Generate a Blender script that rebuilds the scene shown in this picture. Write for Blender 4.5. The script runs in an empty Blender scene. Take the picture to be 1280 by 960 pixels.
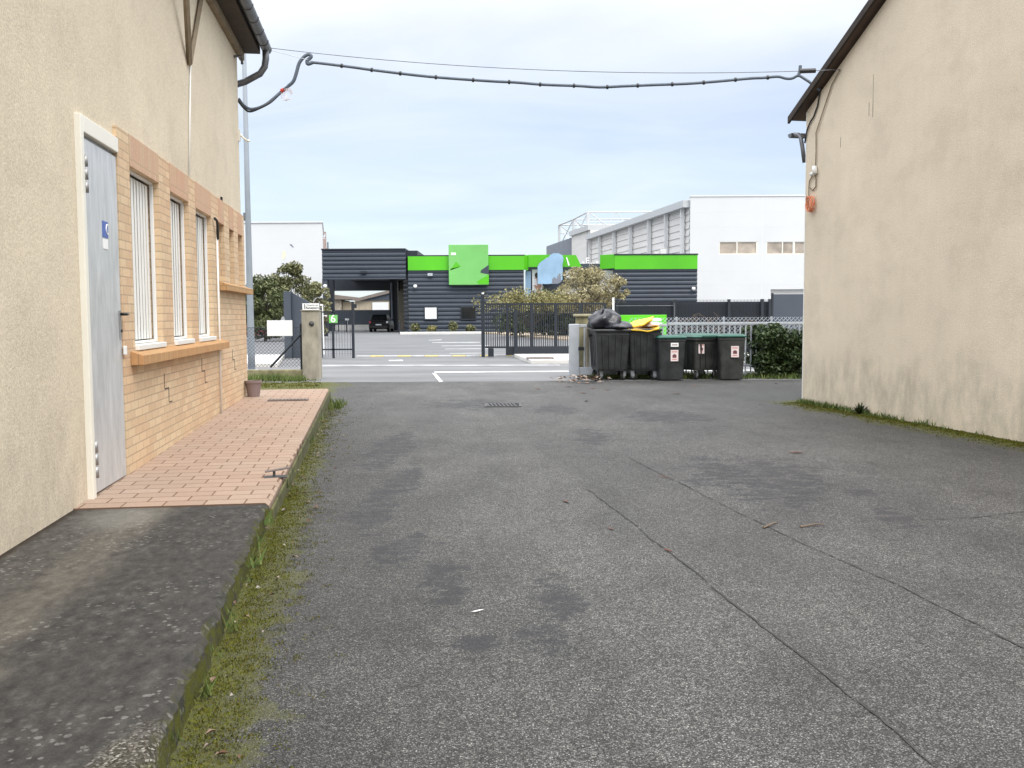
import bpy, math, random
import numpy as np
from mathutils import Vector, Matrix
random.seed(7); RS = np.random.RandomState(7)
scn = bpy.context.scene
COL = scn.collection
pi = math.pi

# ------------------------------------------------------------------ camera
FPX = 1200.0; CAMH = 1.4
PITCH = math.atan((480 - 395) / FPX); ROLL = math.radians(0.3)
_F = Vector((0, math.cos(PITCH), -math.sin(PITCH)))
_R0 = Vector((1, 0, 0)); _U0 = Vector((0, math.sin(PITCH), math.cos(PITCH)))
_U = _U0 * math.cos(ROLL) + _R0 * math.sin(ROLL)
_R = _R0 * math.cos(ROLL) - _U0 * math.sin(ROLL)
CP = Vector((0, 0, CAMH))
def ray(x, y): return _F + _R * ((x - 640) / FPX) + _U * ((480 - y) / FPX)
def at(x, y, Y):
    d = ray(x, y); return CP + d * (Y / d.y)
def G(x, y, z=0.0):
    d = ray(x, y); return CP + d * ((z - CAMH) / d.z)
cd = bpy.data.cameras.new('camera'); cam = bpy.data.objects.new('camera', cd); COL.objects.link(cam)
M = Matrix((( _R.x, _U.x, -_F.x, CP.x), (_R.y, _U.y, -_F.y, CP.y), (_R.z, _U.z, -_F.z, CP.z), (0, 0, 0, 1)))
cam.matrix_world = M
cd.sensor_width = 36; cd.lens = FPX / 1280 * 36; cd.clip_end = 3000; cd.clip_start = 0.05
scn.camera = cam

# ------------------------------------------------------------------ materials
def nodes_of(name):
    m = bpy.data.materials.new(name); m.use_nodes = True
    nt = m.node_tree; b = nt.nodes['Principled BSDF']
    return m, nt, b
def N(nt, t, **kw):
    n = nt.nodes.new(t)
    for k, v in kw.items():
        if k.startswith('i_'):
            key = k[2:]
            key = int(key) if key.isdigit() else key.replace('_', ' ')
            n.inputs[key].default_value = v
        else: setattr(n, k, v)
    return n
def ramp(nt, src, stops, interp='LINEAR'):
    r = nt.nodes.new('ShaderNodeValToRGB'); r.color_ramp.interpolation = interp
    e = r.color_ramp.elements
    while len(e) < len(stops): e.new(0.5)
    for el, (p, c) in zip(e, stops):
        el.position = p; el.color = (c, c, c, 1) if isinstance(c, (int, float)) else (*c, 1)
    nt.links.new(src, r.inputs[0]); return r.outputs[0]
def mixc(nt, fac, a, b, mode='MIX'):
    m = nt.nodes.new('ShaderNodeMix'); m.data_type = 'RGBA'; m.blend_type = mode
    for sock, v in ((m.inputs[0], fac), (m.inputs[6], a), (m.inputs[7], b)):
        if hasattr(v, 'links'): nt.links.new(v, sock)
        elif isinstance(v, (int, float)): sock.default_value = v
        else: sock.default_value = (*v[:3], 1)
    return m.outputs[2]
def math_(nt, op, a, b=0.0, clamp=False):
    m = nt.nodes.new('ShaderNodeMath'); m.operation = op; m.use_clamp = clamp
    for sock, v in ((m.inputs[0], a), (m.inputs[1], b)):
        if hasattr(v, 'links'): nt.links.new(v, sock)
        else: sock.default_value = v
    return m.outputs[0]
def noise(nt, co, scale, detail=4, rough=.55, dist=0.0):
    n = N(nt, 'ShaderNodeTexNoise', i_Scale=scale, i_Detail=detail, i_Roughness=rough, i_Distortion=dist)
    nt.links.new(co, n.inputs['Vector']); return n.outputs['Fac']
def objco(nt): return N(nt, 'ShaderNodeTexCoord').outputs['Object']
def mapping(nt, co, scale=(1, 1, 1), loc=(0, 0, 0), rot=(0, 0, 0)):
    m = N(nt, 'ShaderNodeMapping'); nt.links.new(co, m.inputs[0])
    m.inputs['Scale'].default_value = scale; m.inputs['Location'].default_value = loc; m.inputs['Rotation'].default_value = rot
    return m.outputs[0]
def bump(nt, b, h, strength=.3, dist=.01):
    bn = N(nt, 'ShaderNodeBump', i_Strength=strength, i_Distance=dist)
    nt.links.new(h, bn.inputs['Height']); nt.links.new(bn.outputs[0], b.inputs['Normal']); return bn
def mat(name, base, rough=.6, metal=0.0, var=.12, scale=2.0, bmp=0.0, bscale=60, stretch=(1, 1, 1), spec=.5, bdist=.004):
    m, nt, b = nodes_of(name)
    co = mapping(nt, objco(nt), stretch)
    f = noise(nt, co, scale, 5, .6)
    lo = tuple(max(0, c * (1 - var)) for c in base); hi = tuple(min(1, c * (1 + var)) for c in base)
    nt.links.new(ramp(nt, f, [(.3, lo), (.7, hi)]), b.inputs['Base Color'])
    b.inputs['Roughness'].default_value = rough; b.inputs['Metallic'].default_value = metal
    b.inputs['Specular IOR Level'].default_value = spec
    if bmp:
        bump(nt, b, noise(nt, objco(nt), bscale, 3, .6), bmp, bdist)
    return m
def leafmat(name, cols, rough=.5):
    m, nt, b = nodes_of(name)
    g = N(nt, 'ShaderNodeNewGeometry')
    k = len(cols)
    c = ramp(nt, g.outputs['Random Per Island'], [(i / (k - 1), cc) for i, cc in enumerate(cols)])
    nt.links.new(c, b.inputs['Base Color']); b.inputs['Roughness'].default_value = rough
    b.inputs['Specular IOR Level'].default_value = .3
    return m

def plaster(name, base, dirt=.5, low=True):
    m, nt, b = nodes_of(name); co = objco(nt)
    big = noise(nt, co, .55, 5, .6)
    c = ramp(nt, big, [(.3, tuple(x * .86 for x in base)), (.7, tuple(min(1, x * 1.09) for x in base))])
    # vertical rain streaks
    st = noise(nt, mapping(nt, co, (2.3, 2.3, .16)), 1.2, 7, .75)
    stf = ramp(nt, st, [(.5, 0.0), (.75, 1.0)])
    c = mixc(nt, math_(nt, 'MULTIPLY', stf, .14 * dirt), c, (.25, .22, .17))
    pt = noise(nt, mapping(nt, co, (.8, .8, 1.0), (5.2, 1.3, 2.2)), 1.5, 8, .72)
    c = mixc(nt, .5 * dirt + .2, c, ramp(nt, pt, [(.36, (.80, .79, .78)), (.5, (1.0, 1.0, 1.0)), (.66, (1.08, 1.07, 1.05))]), 'MULTIPLY')
    # render grain
    gr = noise(nt, co, 55, 3, .7)
    c = mixc(nt, .33, c, ramp(nt, gr, [(.3, tuple(x * .5 for x in base)), (.7, tuple(min(1, x * 1.35) for x in base))]))
    if low:   # splash-back stains low on the wall
        sep = N(nt, 'ShaderNodeSeparateXYZ'); nt.links.new(co, sep.inputs[0])
        pn = noise(nt, mapping(nt, co, (1.1, 1.1, .9)), 1.3, 6, .7)
        z = math_(nt, 'SUBTRACT', sep.outputs[2], math_(nt, 'MULTIPLY', pn, 1.1))
        lf = ramp(nt, z, [(0.0, 1.0), (.38, 0.0)])
        lf = math_(nt, 'MULTIPLY', lf, ramp(nt, noise(nt, mapping(nt, co, (3.4, 3.4, 1.5)), 1.2, 7, .72), [(.40, .0), (.72, 1.0)]))
        c = mixc(nt, math_(nt, 'MULTIPLY', lf, .55 * dirt), c, (.19, .17, .145))
    nt.links.new(c, b.inputs['Base Color']); b.inputs['Roughness'].default_value = .92
    b.inputs['Specular IOR Level'].default_value = .2
    bump(nt, b, noise(nt, co, 60, 5, .75), .6, .008)
    return m

def brickmat(name, swap=False, w=.235, h=.072, c1=(.69, .54, .36), c2=(.59, .435, .285), mort=(.47, .36, .25), vec='wall', mortar=.0055, squash=.5, smooth=.1, var=.5):
    m, nt, b = nodes_of(name); co = objco(nt)
    sep = N(nt, 'ShaderNodeSeparateXYZ'); nt.links.new(co, sep.inputs[0])
    cmb = N(nt, 'ShaderNodeCombineXYZ')
    if vec == 'wall':
        u = math_(nt, 'ADD', sep.outputs[0], sep.outputs[1]); v = sep.outputs[2]
    else:
        u, v = sep.outputs[1], sep.outputs[0]
    if swap: u, v = v, u
    nt.links.new(u, cmb.inputs[0]); nt.links.new(v, cmb.inputs[1])
    br = N(nt, 'ShaderNodeTexBrick', i_Scale=1.0, i_Mortar_Size=mortar, i_Mortar_Smooth=smooth, i_Bias=0.0, i_Brick_Width=w, i_Row_Height=h)
    br.offset = squash
    nt.links.new(cmb.outputs[0], br.inputs['Vector'])
    br.inputs['Color1'].default_value = (*c1, 1); br.inputs['Color2'].default_value = (*c2, 1); br.inputs['Mortar'].default_value = (*mort, 1)
    patch = noise(nt, co, .9, 4, .6)
    c = mixc(nt, math_(nt, 'MULTIPLY', ramp(nt, patch, [(.42, 0.0), (.66, 1.0)]), var), br.outputs['Color'], (1.06, .86, .78), 'MULTIPLY')
    fine = noise(nt, co, 40, 4, .7)
    c = mixc(nt, .35, c, ramp(nt, fine, [(.3, .72), (.7, 1.18)]), 'MULTIPLY')
    nt.links.new(c, b.inputs['Base Color']); b.inputs['Roughness'].default_value = .85
    b.inputs['Specular IOR Level'].default_value = .25
    hh = math_(nt, 'ADD', math_(nt, 'MULTIPLY', br.outputs['Fac'], -1.0), math_(nt, 'MULTIPLY', fine, .25))
    bump(nt, b, hh, .5, .006)
    return m

def corner_dist(nt, co, cx, cy, rx, ry, rot=0.0, warp=None, amt=.5):
    """0 at the centre of an ellipse on the ground, 1 at its edge, broken up by noise"""
    mp = mapping(nt, co, (1, 1, 1), (0, 0, 0))
    sub = N(nt, 'ShaderNodeVectorMath', operation='SUBTRACT'); nt.links.new(mp, sub.inputs[0]); sub.inputs[1].default_value = (cx, cy, 0)
    mul = N(nt, 'ShaderNodeVectorMath', operation='MULTIPLY'); nt.links.new(sub.outputs[0], mul.inputs[0]); mul.inputs[1].default_value = (1 / rx, 1 / ry, 0)
    ln = N(nt, 'ShaderNodeVectorMath', operation='LENGTH'); nt.links.new(mul.outputs[0], ln.inputs[0])
    return math_(nt, 'ADD', ln.outputs['Value'], warp) if warp is not None else ln.outputs['Value']

# --- house frame (left): local x runs along its wall towards the viewer, y out of the wall
_vp = ray(480, 396); _e = -Vector((_vp.x, _vp.y)).normalized(); _n = Vector((-_e.y, _e.x))
HO = Vector((-3.993, 14.528)); HROT = math.atan2(_e.y, _e.x)
def hloc(p): q = Vector((p[0], p[1])) - HO; return q.dot(_e), q.dot(_n)
def hw(s, n_, z=0.0): q = HO + _e * s + _n * n_; return Vector((q.x, q.y, z))
# --- shed frame (right): local x runs along its wall away from the viewer, y out of the wall
_cr = G(1003, 503); _cn = G(1280, 553)
SO = Vector((_cr.x, _cr.y)); _er = Vector((_cr.x - _cn.x, _cr.y - _cn.y)).normalized(); _nr = Vector((-_er.y, _er.x)); SROT = math.atan2(_er.y, _er.x)
def sw(px, py, off=0.0):
    d = ray(px, py); o = SO + _nr * off
    det = d.x * -_er.y + _er.x * d.y
    t = (o.x * -_er.y + _er.x * o.y) / det; q = CP + d * t
    l = (Vector((q.x, q.y)) - SO).dot(_er)
    return Vector((l, off, q.z))

K = [G(190, 950, .12), G(335, 632, .12), G(410, 489, .22)]       # top edge of the walkway's kerb
KL = [hloc(k) for k in K]

def asphalt_near():
    m, nt, b = nodes_of('forecourt_asphalt'); co = objco(nt)
    # aggregate: small stones in dark binder
    vor = N(nt, 'ShaderNodeTexVoronoi', i_Scale=165.0, i_Randomness=1.0); nt.links.new(co, vor.inputs['Vector'])
    hsv = N(nt, 'ShaderNodeSeparateColor'); nt.links.new(vor.outputs['Color'], hsv.inputs[0])
    stone = ramp(nt, hsv.outputs[0], [(0, (.035, .034, .033)), (.4, (.078, .077, .075)), (.75, (.155, .153, .149)), (.93, (.235, .23, .222)), (1, (.36, .352, .335))])
    edge = ramp(nt, vor.outputs['Distance'], [(.32, 1.0), (.62, .35)])
    c = mixc(nt, 1.0, stone, edge, 'MULTIPLY')
    n1 = noise(nt, co, 26, 5, .7)
    c = mixc(nt, .55, c, ramp(nt, n1, [(.3, .55), (.7, 1.45)]), 'MULTIPLY')
    # broad wear: paler driven surface, darker damp surface
    n2 = noise(nt, mapping(nt, co, (1, .6, 1)), .38, 6, .62, .4)
    c = mixc(nt, 1.0, c, ramp(nt, n2, [(.3, (.80, .80, .81)), (.5, (1.18, 1.17, 1.155)), (.7, (1.50, 1.48, 1.44))]), 'MULTIPLY')
    n3 = noise(nt, mapping(nt, co, (1, .45, 1)), 2.2, 6, .7)
    c = mixc(nt, .8, c, ramp(nt, n3, [(.30, .62), (.52, 1.0), (.70, 1.18)]), 'MULTIPLY')
    c = mixc(nt, .6, c, ramp(nt, noise(nt, co, 9, 6, .75), [(.3, .7), (.7, 1.25)]), 'MULTIPLY')
    def halfplane(px0, px1, wid):
        P, Q = G(*px0), G(*px1); dx, dy = Q.x - P.x, Q.y - P.y; l = math.hypot(dx, dy); nx, ny = -dy / l, dx / l
        dt = N(nt, 'ShaderNodeVectorMath', operation='DOT_PRODUCT'); nt.links.new(co, dt.inputs[0]); dt.inputs[1].default_value = (nx, ny, 0)
        return math_(nt, 'MULTIPLY', math_(nt, 'ADD', dt.outputs['Value'], -(P.x * nx + P.y * ny)), 1 / wid, False)
    h1 = halfplane((1172, 962), (735, 612), .02); h2 = halfplane((1284, 812), (785, 572), .02)
    lane = math_(nt, 'MULTIPLY', math_(nt, 'GREATER_THAN', h1, 0.0), .10)
    lane = math_(nt, 'ADD', lane, math_(nt, 'MULTIPLY', math_(nt, 'GREATER_THAN', h2, 0.0), -.06))
    lanec = math_(nt, 'ADD', lane, .96)
    vm = N(nt, 'ShaderNodeVectorMath', operation='SCALE'); nt.links.new(c, vm.inputs[0]); nt.links.new(lanec, vm.inputs['Scale']); c = vm.outputs[0]
    def band(P, Q, sgn):
        dx, dy = Q[0] - P[0], Q[1] - P[1]; l = math.hypot(dx, dy); nx, ny = -dy / l * sgn, dx / l * sgn
        dt = N(nt, 'ShaderNodeVectorMath', operation='DOT_PRODUCT'); nt.links.new(co, dt.inputs[0]); dt.inputs[1].default_value = (nx, ny, 0)
        return math_(nt, 'ADD', dt.outputs['Value'], -(P[0] * nx + P[1] * ny))
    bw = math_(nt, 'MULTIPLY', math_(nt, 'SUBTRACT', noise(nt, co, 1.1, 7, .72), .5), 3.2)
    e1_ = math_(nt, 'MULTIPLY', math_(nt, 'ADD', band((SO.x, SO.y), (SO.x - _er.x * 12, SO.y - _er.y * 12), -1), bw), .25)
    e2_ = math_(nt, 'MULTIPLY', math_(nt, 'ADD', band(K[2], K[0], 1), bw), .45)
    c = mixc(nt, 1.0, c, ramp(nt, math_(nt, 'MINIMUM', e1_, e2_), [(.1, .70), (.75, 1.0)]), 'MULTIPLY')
    # worn slip where the binder filled up
    warp = math_(nt, 'MULTIPLY', math_(nt, 'SUBTRACT', noise(nt, mapping(nt, co, (1, .8, 1)), 3.0, 10, .80), .5), 5.0)
    spots = [(487, 562, 28, 24), (500, 606, 26, 26), (470, 640, 30, 22), (505, 688, 42, 18), (548, 722, 34, 20), (700, 748, 44, 24), (675, 800, 40, 24), (592, 806, 34, 14),
             (560, 748, 20, 10), (942, 598, 82, 26), (968, 588, 60, 18), (835, 521, 62, 7), (690, 512, 40, 5), (590, 505, 60, 6), (1075, 615, 25, 6), (1120, 648, 30, 12), (740, 545, 26, 10)]
    tot = None
    for (px, py, rx, ry) in spots:
        g = G(px, py); gx = (G(px + rx, py) - g).length; gy = (G(px, py - ry) - g).length
        d = corner_dist(nt, co, g.x, g.y, gx, max(gy, .12), warp=warp)
        f = ramp(nt, d, [(.80, 1.0), (.88, 0.0)])
        tot = f if tot is None else math_(nt, 'MAXIMUM', tot, f)
    dark = mixc(nt, .80, c, (.022, .022, .027))
    tot = math_(nt, 'MULTIPLY', tot, ramp(nt, noise(nt, co, 22, 6, .8), [(.34, .35), (.48, 1.0)]))
    tot = math_(nt, 'MULTIPLY', tot, ramp(nt, noise(nt, mapping(nt, co, (.8, 1.3, 1), (3.3, 1.1, 0)), 5.5, 8, .75), [(.43, .12), (.52, 1.0)]))
    c = mixc(nt, math_(nt, 'MULTIPLY', tot, .97), c, dark)
    # moss film spreading off the walkway kerb and off the shed wall
    def linefac(P, Q, wid, sgn):
        dx, dy = Q[0] - P[0], Q[1] - P[1]; l = math.hypot(dx, dy); nx, ny = -dy / l * sgn, dx / l * sgn
        dt = N(nt, 'ShaderNodeVectorMath', operation='DOT_PRODUCT'); nt.links.new(co, dt.inputs[0]); dt.inputs[1].default_value = (nx, ny, 0)
        return math_(nt, 'MULTIPLY', math_(nt, 'ADD', dt.outputs['Value'], -(P[0] * nx + P[1] * ny)), 1 / wid)
    mn = noise(nt, co, 5.0, 7, .72); mn2 = noise(nt, co, 1.4, 4, .6)
    wob = math_(nt, 'ADD', math_(nt, 'MULTIPLY', math_(nt, 'SUBTRACT', mn, .5), 2.2), math_(nt, 'MULTIPLY', math_(nt, 'SUBTRACT', mn2, .5), 1.6))
    d1 = linefac(K[1], K[0], .27, 1); d2 = linefac(K[2], K[1], .32, 1)
    dd = math_(nt, 'ADD', math_(nt, 'MAXIMUM', d1, d2), wob)
    f1 = ramp(nt, dd, [(.15, 1.0), (.9, .25), (1.35, 0.0)])
    sN = (SO.x - _er.x * 16, SO.y - _er.y * 16); sF = (SO.x + _er.x * 0.6, SO.y + _er.y * .6)
    d3 = math_(nt, 'ADD', linefac(sF, sN, .55, -1), wob)
    sy_ = N(nt, 'ShaderNodeSeparateXYZ'); nt.links.new(co, sy_.inputs[0])
    f2 = math_(nt, 'MULTIPLY', ramp(nt, d3, [(.3, 1.0), (1.0, .1), (1.3, 0.0)]), math_(nt, 'LESS_THAN', sy_.outputs[1], SO.y + .35))
    # back strip by the gate post
    gp = G(352, 482)
    d4 = corner_dist(nt, co, gp.x, gp.y, 1.5, 1.6, warp=wob); f3 = ramp(nt, d4, [(.7, .8), (1.25, 0.0)])
    mf = math_(nt, 'MAXIMUM', f1, math_(nt, 'MAXIMUM', f2, f3))
    grit = ramp(nt, noise(nt, co, 55, 5, .8), [(.36, .25), (.56, 1.0)])
    mf = math_(nt, 'MULTIPLY', mf, grit)
    mossc = ramp(nt, noise(nt, co, 34, 7, .8), [(.34, (.030, .028, .009)), (.46, (.085, .09, .010)), (.58, (.15, .155, .012)), (.70, (.26, .255, .018))])
    c = mixc(nt, math_(nt, 'MULTIPLY', mf, .95), c, mossc)
    # grey-green tinge further out
    f4 = math_(nt, 'MULTIPLY', ramp(nt, math_(nt, 'ADD', math_(nt, 'MAXIMUM', d1, d2), wob), [(.9, .38), (3.6, 0.0)]), ramp(nt, noise(nt, co, 40, 5, .8), [(.35, .2), (.6, 1.0)]))
    c = mixc(nt, f4, c, (.11, .115, .06))
    nt.links.new(c, b.inputs['Base Color']); b.inputs['Roughness'].default_value = .70
    nt.links.new(math_(nt, 'SUBTRACT', .42, math_(nt, 'MULTIPLY', math_(nt, 'MAXIMUM', mf, f4), .42)), b.inputs['Specular IOR Level'])
    hh = math_(nt, 'ADD', math_(nt, 'MULTIPLY', vor.outputs['Distance'], -1.2), n1)
    bump(nt, b, hh, .7, .006)
    return m

def asphalt_far(name, base, rough=.8):
    m, nt, b = nodes_of(name); co = objco(nt)
    f = noise(nt, mapping(nt, co, (.35, 1, 1)), .8, 6, .65)
    c = ramp(nt, f, [(.28, tuple(x * .74 for x in base)), (.72, tuple(x * 1.25 for x in base))])
    c = mixc(nt, .5, c, ramp(nt, noise(nt, co, 45, 4, .7), [(.3, .7), (.7, 1.3)]), 'MULTIPLY')
    nt.links.new(c, b.inputs['Base Color']); b.inputs['Roughness'].default_value = rough
    b.inputs['Specular IOR Level'].default_value = .35
    return m

def apron_mat():
    m, nt, b = nodes_of('apron_concrete'); co = objco(nt)
    sep = N(nt, 'ShaderNodeSeparateXYZ'); nt.links.new(co, sep.inputs[0])
    n1 = noise(nt, co, 1.6, 7, .65); n2 = noise(nt, mapping(nt, co, (1, 1.6, 1)), 9, 6, .7)
    blk = ramp(nt, n2, [(.3, (.030, .029, .028)), (.55, (.066, .063, .059)), (.8, (.13, .124, .113))])
    tan = ramp(nt, n2, [(.3, (.085, .076, .064)), (.7, (.19, .17, .14))])
    # walked-on pale lane beside the wall, fading out to a black algae crust
    y = math_(nt, 'ADD', sep.outputs[1], math_(nt, 'MULTIPLY', math_(nt, 'SUBTRACT', n1, .5), .55))
    lane = ramp(nt, y, [(0.0, .35), (.28, .45), (.42, 1.0), (.52, 1.0), (.72, 0.0)])
    c = mixc(nt, math_(nt, 'MULTIPLY', lane, .75), blk, tan)
    c = mixc(nt, ramp(nt, math_(nt, 'SUBTRACT', corner_dist(nt, co, 8.55, .35, .45, .28), math_(nt, 'MULTIPLY', n1, .6)), [(.1, .38), (.8, 0.0)]), c, (.30, .29, .26))
    # lichen rosettes
    vor = N(nt, 'ShaderNodeTexVoronoi', i_Scale=34.0); nt.links.new(mapping(nt, co, (1, 1.0, 1)), vor.inputs['Vector'])
    sc = N(nt, 'ShaderNodeSeparateColor'); nt.links.new(vor.outputs['Color'], sc.inputs[0])
    rad = math_(nt, 'MULTIPLY', ramp(nt, sc.outputs[0], [(.45, 0.0), (1.0, 1.0)]), .50)
    sp = math_(nt, 'LESS_THAN', math_(nt, 'ADD', vor.outputs['Distance'], math_(nt, 'MULTIPLY', math_(nt, 'SUBTRACT', noise(nt, co, 45, 5, .75), .5), 1.1)), rad)
    clus = ramp(nt, noise(nt, co, 1.9, 4, .6), [(.45, 0.0), (.62, 1.0)])
    c = mixc(nt, math_(nt, 'MULTIPLY', math_(nt, 'MULTIPLY', sp, clus), .4), c, (.36, .355, .33))
    # broken edge near the viewer showing aggregate
    ed = ramp(nt, math_(nt, 'ADD', corner_dist(nt, co, 12.2, 1.3, .4, .13), math_(nt, 'SUBTRACT', n2, .5)), [(.6, 1.0), (1.0, 0.0)])
    v2 = N(nt, 'ShaderNodeTexVoronoi', i_Scale=120.0); nt.links.new(co, v2.inputs['Vector'])
    s2 = N(nt, 'ShaderNodeSeparateColor'); nt.links.new(v2.outputs['Color'], s2.inputs[0])
    c = mixc(nt, ed, c, ramp(nt, s2.outputs[0], [(0, (.03, .027, .02)), (.6, (.09, .082, .068)), (.9, (.21, .195, .17)), (1, (.42, .40, .36))]))
    gn = N(nt, 'ShaderNodeNewGeometry'); gs = N(nt, 'ShaderNodeSeparateXYZ'); nt.links.new(gn.outputs['True Normal'], gs.inputs[0])
    side = math_(nt, 'MULTIPLY', ramp(nt, gs.outputs[2], [(.35, 1.0), (.8, 0.0)]), ramp(nt, noise(nt, co, 14, 5, .75), [(.38, .0), (.56, .9)]))
    c = mixc(nt, side, c, (.10, .105, .018))
    dirt = ramp(nt, math_(nt, 'ADD', sep.outputs[1], math_(nt, 'MULTIPLY', noise(nt, co, 4, 5, .7), .12)), [(.05, 1.0), (.10, 0.0)])
    c = mixc(nt, math_(nt, 'MULTIPLY', dirt, .9), c, (.035, .026, .018))
    c = mixc(nt, .5, c, ramp(nt, noise(nt, co, 120, 3, .7), [(.3, .5), (.7, 1.15)]), 'MULTIPLY')
    nt.links.new(c, b.inputs['Base Color']); b.inputs['Roughness'].default_value = .85
    b.inputs['Specular IOR Level'].default_value = .15
    bump(nt, b, math_(nt, 'ADD', noise(nt, co, 60, 5, .7), math_(nt, 'MULTIPLY', n1, 2.0)), .6, .008)
    return m

def glassmat(name, tint=(.8, .85, .88), tr=.75):
    m = bpy.data.materials.new(name); m.use_nodes = True; nt = m.node_tree; nt.nodes.clear()
    o = N(nt, 'ShaderNodeOutputMaterial'); t = N(nt, 'ShaderNodeBsdfTransparent'); t.inputs[0].default_value = (*tint, 1)
    g = N(nt, 'ShaderNodeBsdfGlossy', i_Roughness=.02); mx = N(nt, 'ShaderNodeMixShader')
    fr = N(nt, 'ShaderNodeFresnel', i_IOR=1.5); nt.links.new(fr.outputs[0], mx.inputs[0])
    nt.links.new(t.outputs[0], mx.inputs[1]); nt.links.new(g.outputs[0], mx.inputs[2]); nt.links.new(mx.outputs[0], o.inputs[0]); return m

MT = {}
MT['plaster'] = plaster('house_render', (.70, .615, .48), .6)
MT['plaster2'] = plaster('shed_render', (.72, .63, .50), .9)
MT['brick'] = brickmat('yellow_brick')
MT['soldier'] = brickmat('soldier_brick', swap=True, w=.30, squash=0.0, c1=(.58, .42, .29), c2=(.57, .37, .26))
MT['silltop'] = brickmat('sill_brick', swap=False, w=.072, h=.6, c1=(.52, .32, .15), c2=(.46, .27, .13), mort=(.34, .23, .13))
MT['tile'] = brickmat('terracotta_tile', w=.27, h=.165, vec='floor', c1=(.385, .29, .225), c2=(.34, .25, .19), mort=(.17, .105, .07), mortar=.007, var=.3, smooth=.3)
MT['forecourt'] = asphalt_near()
MT['road'] = asphalt_far('road_asphalt', (.165, .167, .172))
MT['lot'] = asphalt_far('parking_asphalt', (.145, .148, .155))
MT['terrain'] = mat('terrain_ground', (.12, .12, .11), .95, var=.3, scale=.3)
MT['apron'] = apron_mat()
MT['paveconc'] = mat('pavement_concrete', (.62, .60, .57), .9, var=.1, scale=1.5)
MT['whitepaint'] = mat('white_road_paint', (.50, .50, .50), .8, var=.25, scale=3)
MT['wornpaint'] = mat('worn_road_paint', (.30, .30, .31), .8, var=.35, scale=2)
MT['wornpaint2'] = mat('pale_worn_paint', (.44, .44, .44), .8, var=.35, scale=2)
MT['yellowpaint'] = mat('yellow_road_paint', (.68, .55, .22), .8, var=.2, scale=3)
MT['frame_white'] = mat('cream_white_paint', (.80, .78, .70), .45, var=.04)
MT['pvc'] = mat('white_pvc', (.82, .82, .80), .35, var=.03)
MT['blind'] = mat('blind_fabric', (.80, .80, .77), .7, var=.04)
MT['blind_backing'] = mat('grey_slat_gap_shade', (.20, .20, .195), .9, var=.2, scale=4)  # grey of the shaded gaps between blind slats, painted on a backing
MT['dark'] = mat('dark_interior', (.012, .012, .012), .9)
MT['glass'] = glassmat('window_glass')
MT['polegrey'] = mat('grey_pole_paint', (.25, .28, .315), .7, .0, var=.08, scale=3)
MT['zinc'] = mat('aged_zinc', (.16, .165, .18), .5, .6, var=.3, scale=5)
MT['galv'] = mat('galvanised_steel', (.50, .53, .57), .45, .55, var=.15, scale=6)
MT['wood_dark'] = mat('dark_stained_timber', (.035, .025, .02), .8, var=.4, scale=4, stretch=(1, 6, 1))
MT['soffit'] = mat('brown_soffit_boards', (.05, .036, .026), .8, var=.4, scale=3, stretch=(12, 1, 1))
MT['bracket'] = mat('weathered_timber', (.24, .19, .13), .85, var=.25, scale=6)
MT['rooftile'] = mat('brown_roof_tiles', (.10, .07, .055), .9, var=.3, scale=2)
MT['cable'] = mat('grey_blue_conduit', (.10, .125, .16), .6, var=.15, scale=8)
MT['blackcable'] = mat('black_cable', (.02, .022, .026), .5)
MT['orange'] = mat('orange_cable', (.75, .27, .14), .5, var=.1)
MT['red'] = mat('red_cable_tie', (.55, .06, .04), .5)
MT['handle'] = mat('black_handle', (.012, .012, .014), .3)
MT['steel'] = mat('worn_steel', (.36, .36, .36), .45, .7, var=.2)
MT['anth'] = mat('anthracite_cladding', (.034, .045, .064), .5, var=.12, scale=1.2)
MT['anthflat'] = mat('anthracite_panel', (.05, .062, .082), .55, var=.1, scale=.8)
MT['anthdark'] = mat('anthracite_gate_paint', (.014, .019, .028), .45, var=.15)
MT['green'] = mat('lime_green_panel', (.09, .47, .012), .3, var=.12, scale=.18)
MT['green2'] = mat('pale_green_sign', (.17, .48, .13), .4, var=.08, scale=.5)
MT['white'] = mat('white_cladding', (.66, .67, .68), .6, var=.03, scale=.3)
MT['whiteplain'] = mat('white_sign_face', (.86, .86, .87), .4, var=.02)
MT['greyclad'] = mat('pale_grey_cladding', (.68, .665, .65), .7, var=.07, scale=.5, stretch=(.3, .3, 3))
MT['lightsteel'] = mat('white_painted_steel', (.50, .515, .53), .55, var=.06)
MT['slate'] = mat('slate_grey_sheet', (.20, .22, .26), .6, var=.08)
MT['bin'] = mat('charcoal_bin_plastic', (.024, .026, .028), .5, var=.65, scale=4, bmp=.15, bscale=90)
MT['bin2'] = mat('grey_green_bin_plastic', (.033, .035, .033), .55, var=.6, scale=4, bmp=.15, bscale=90)
MT['binlid'] = mat('green_bin_lid', (.012, .085, .06), .42, var=.2, scale=6)
MT['rubber'] = mat('black_rubber', (.012, .012, .012), .7)
MT['bag'] = mat('black_bag_film', (.016, .017, .024), .24, var=.2, scale=6, bmp=.5, bscale=14, bdist=.03)
MT['yellow'] = mat('yellow_sack_film', (.80, .50, .02), .4, var=.15, scale=5, bmp=.4, bscale=12, bdist=.03)
MT['sticker'] = mat('pinkish_sticker', (.76, .66, .66), .5, var=.05)
MT['stickermark'] = mat('sticker_print', (.16, .05, .06), .6, var=.2)
MT['concpost'] = mat('old_concrete', (.33, .30, .24), .9, var=.3, scale=5, bmp=.5, bscale=35, stretch=(1, 1, .5))
MT['concdirty'] = mat('lichened_concrete', (.24, .22, .13), .95, var=.4, scale=5, bmp=.6, bscale=25)
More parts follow.
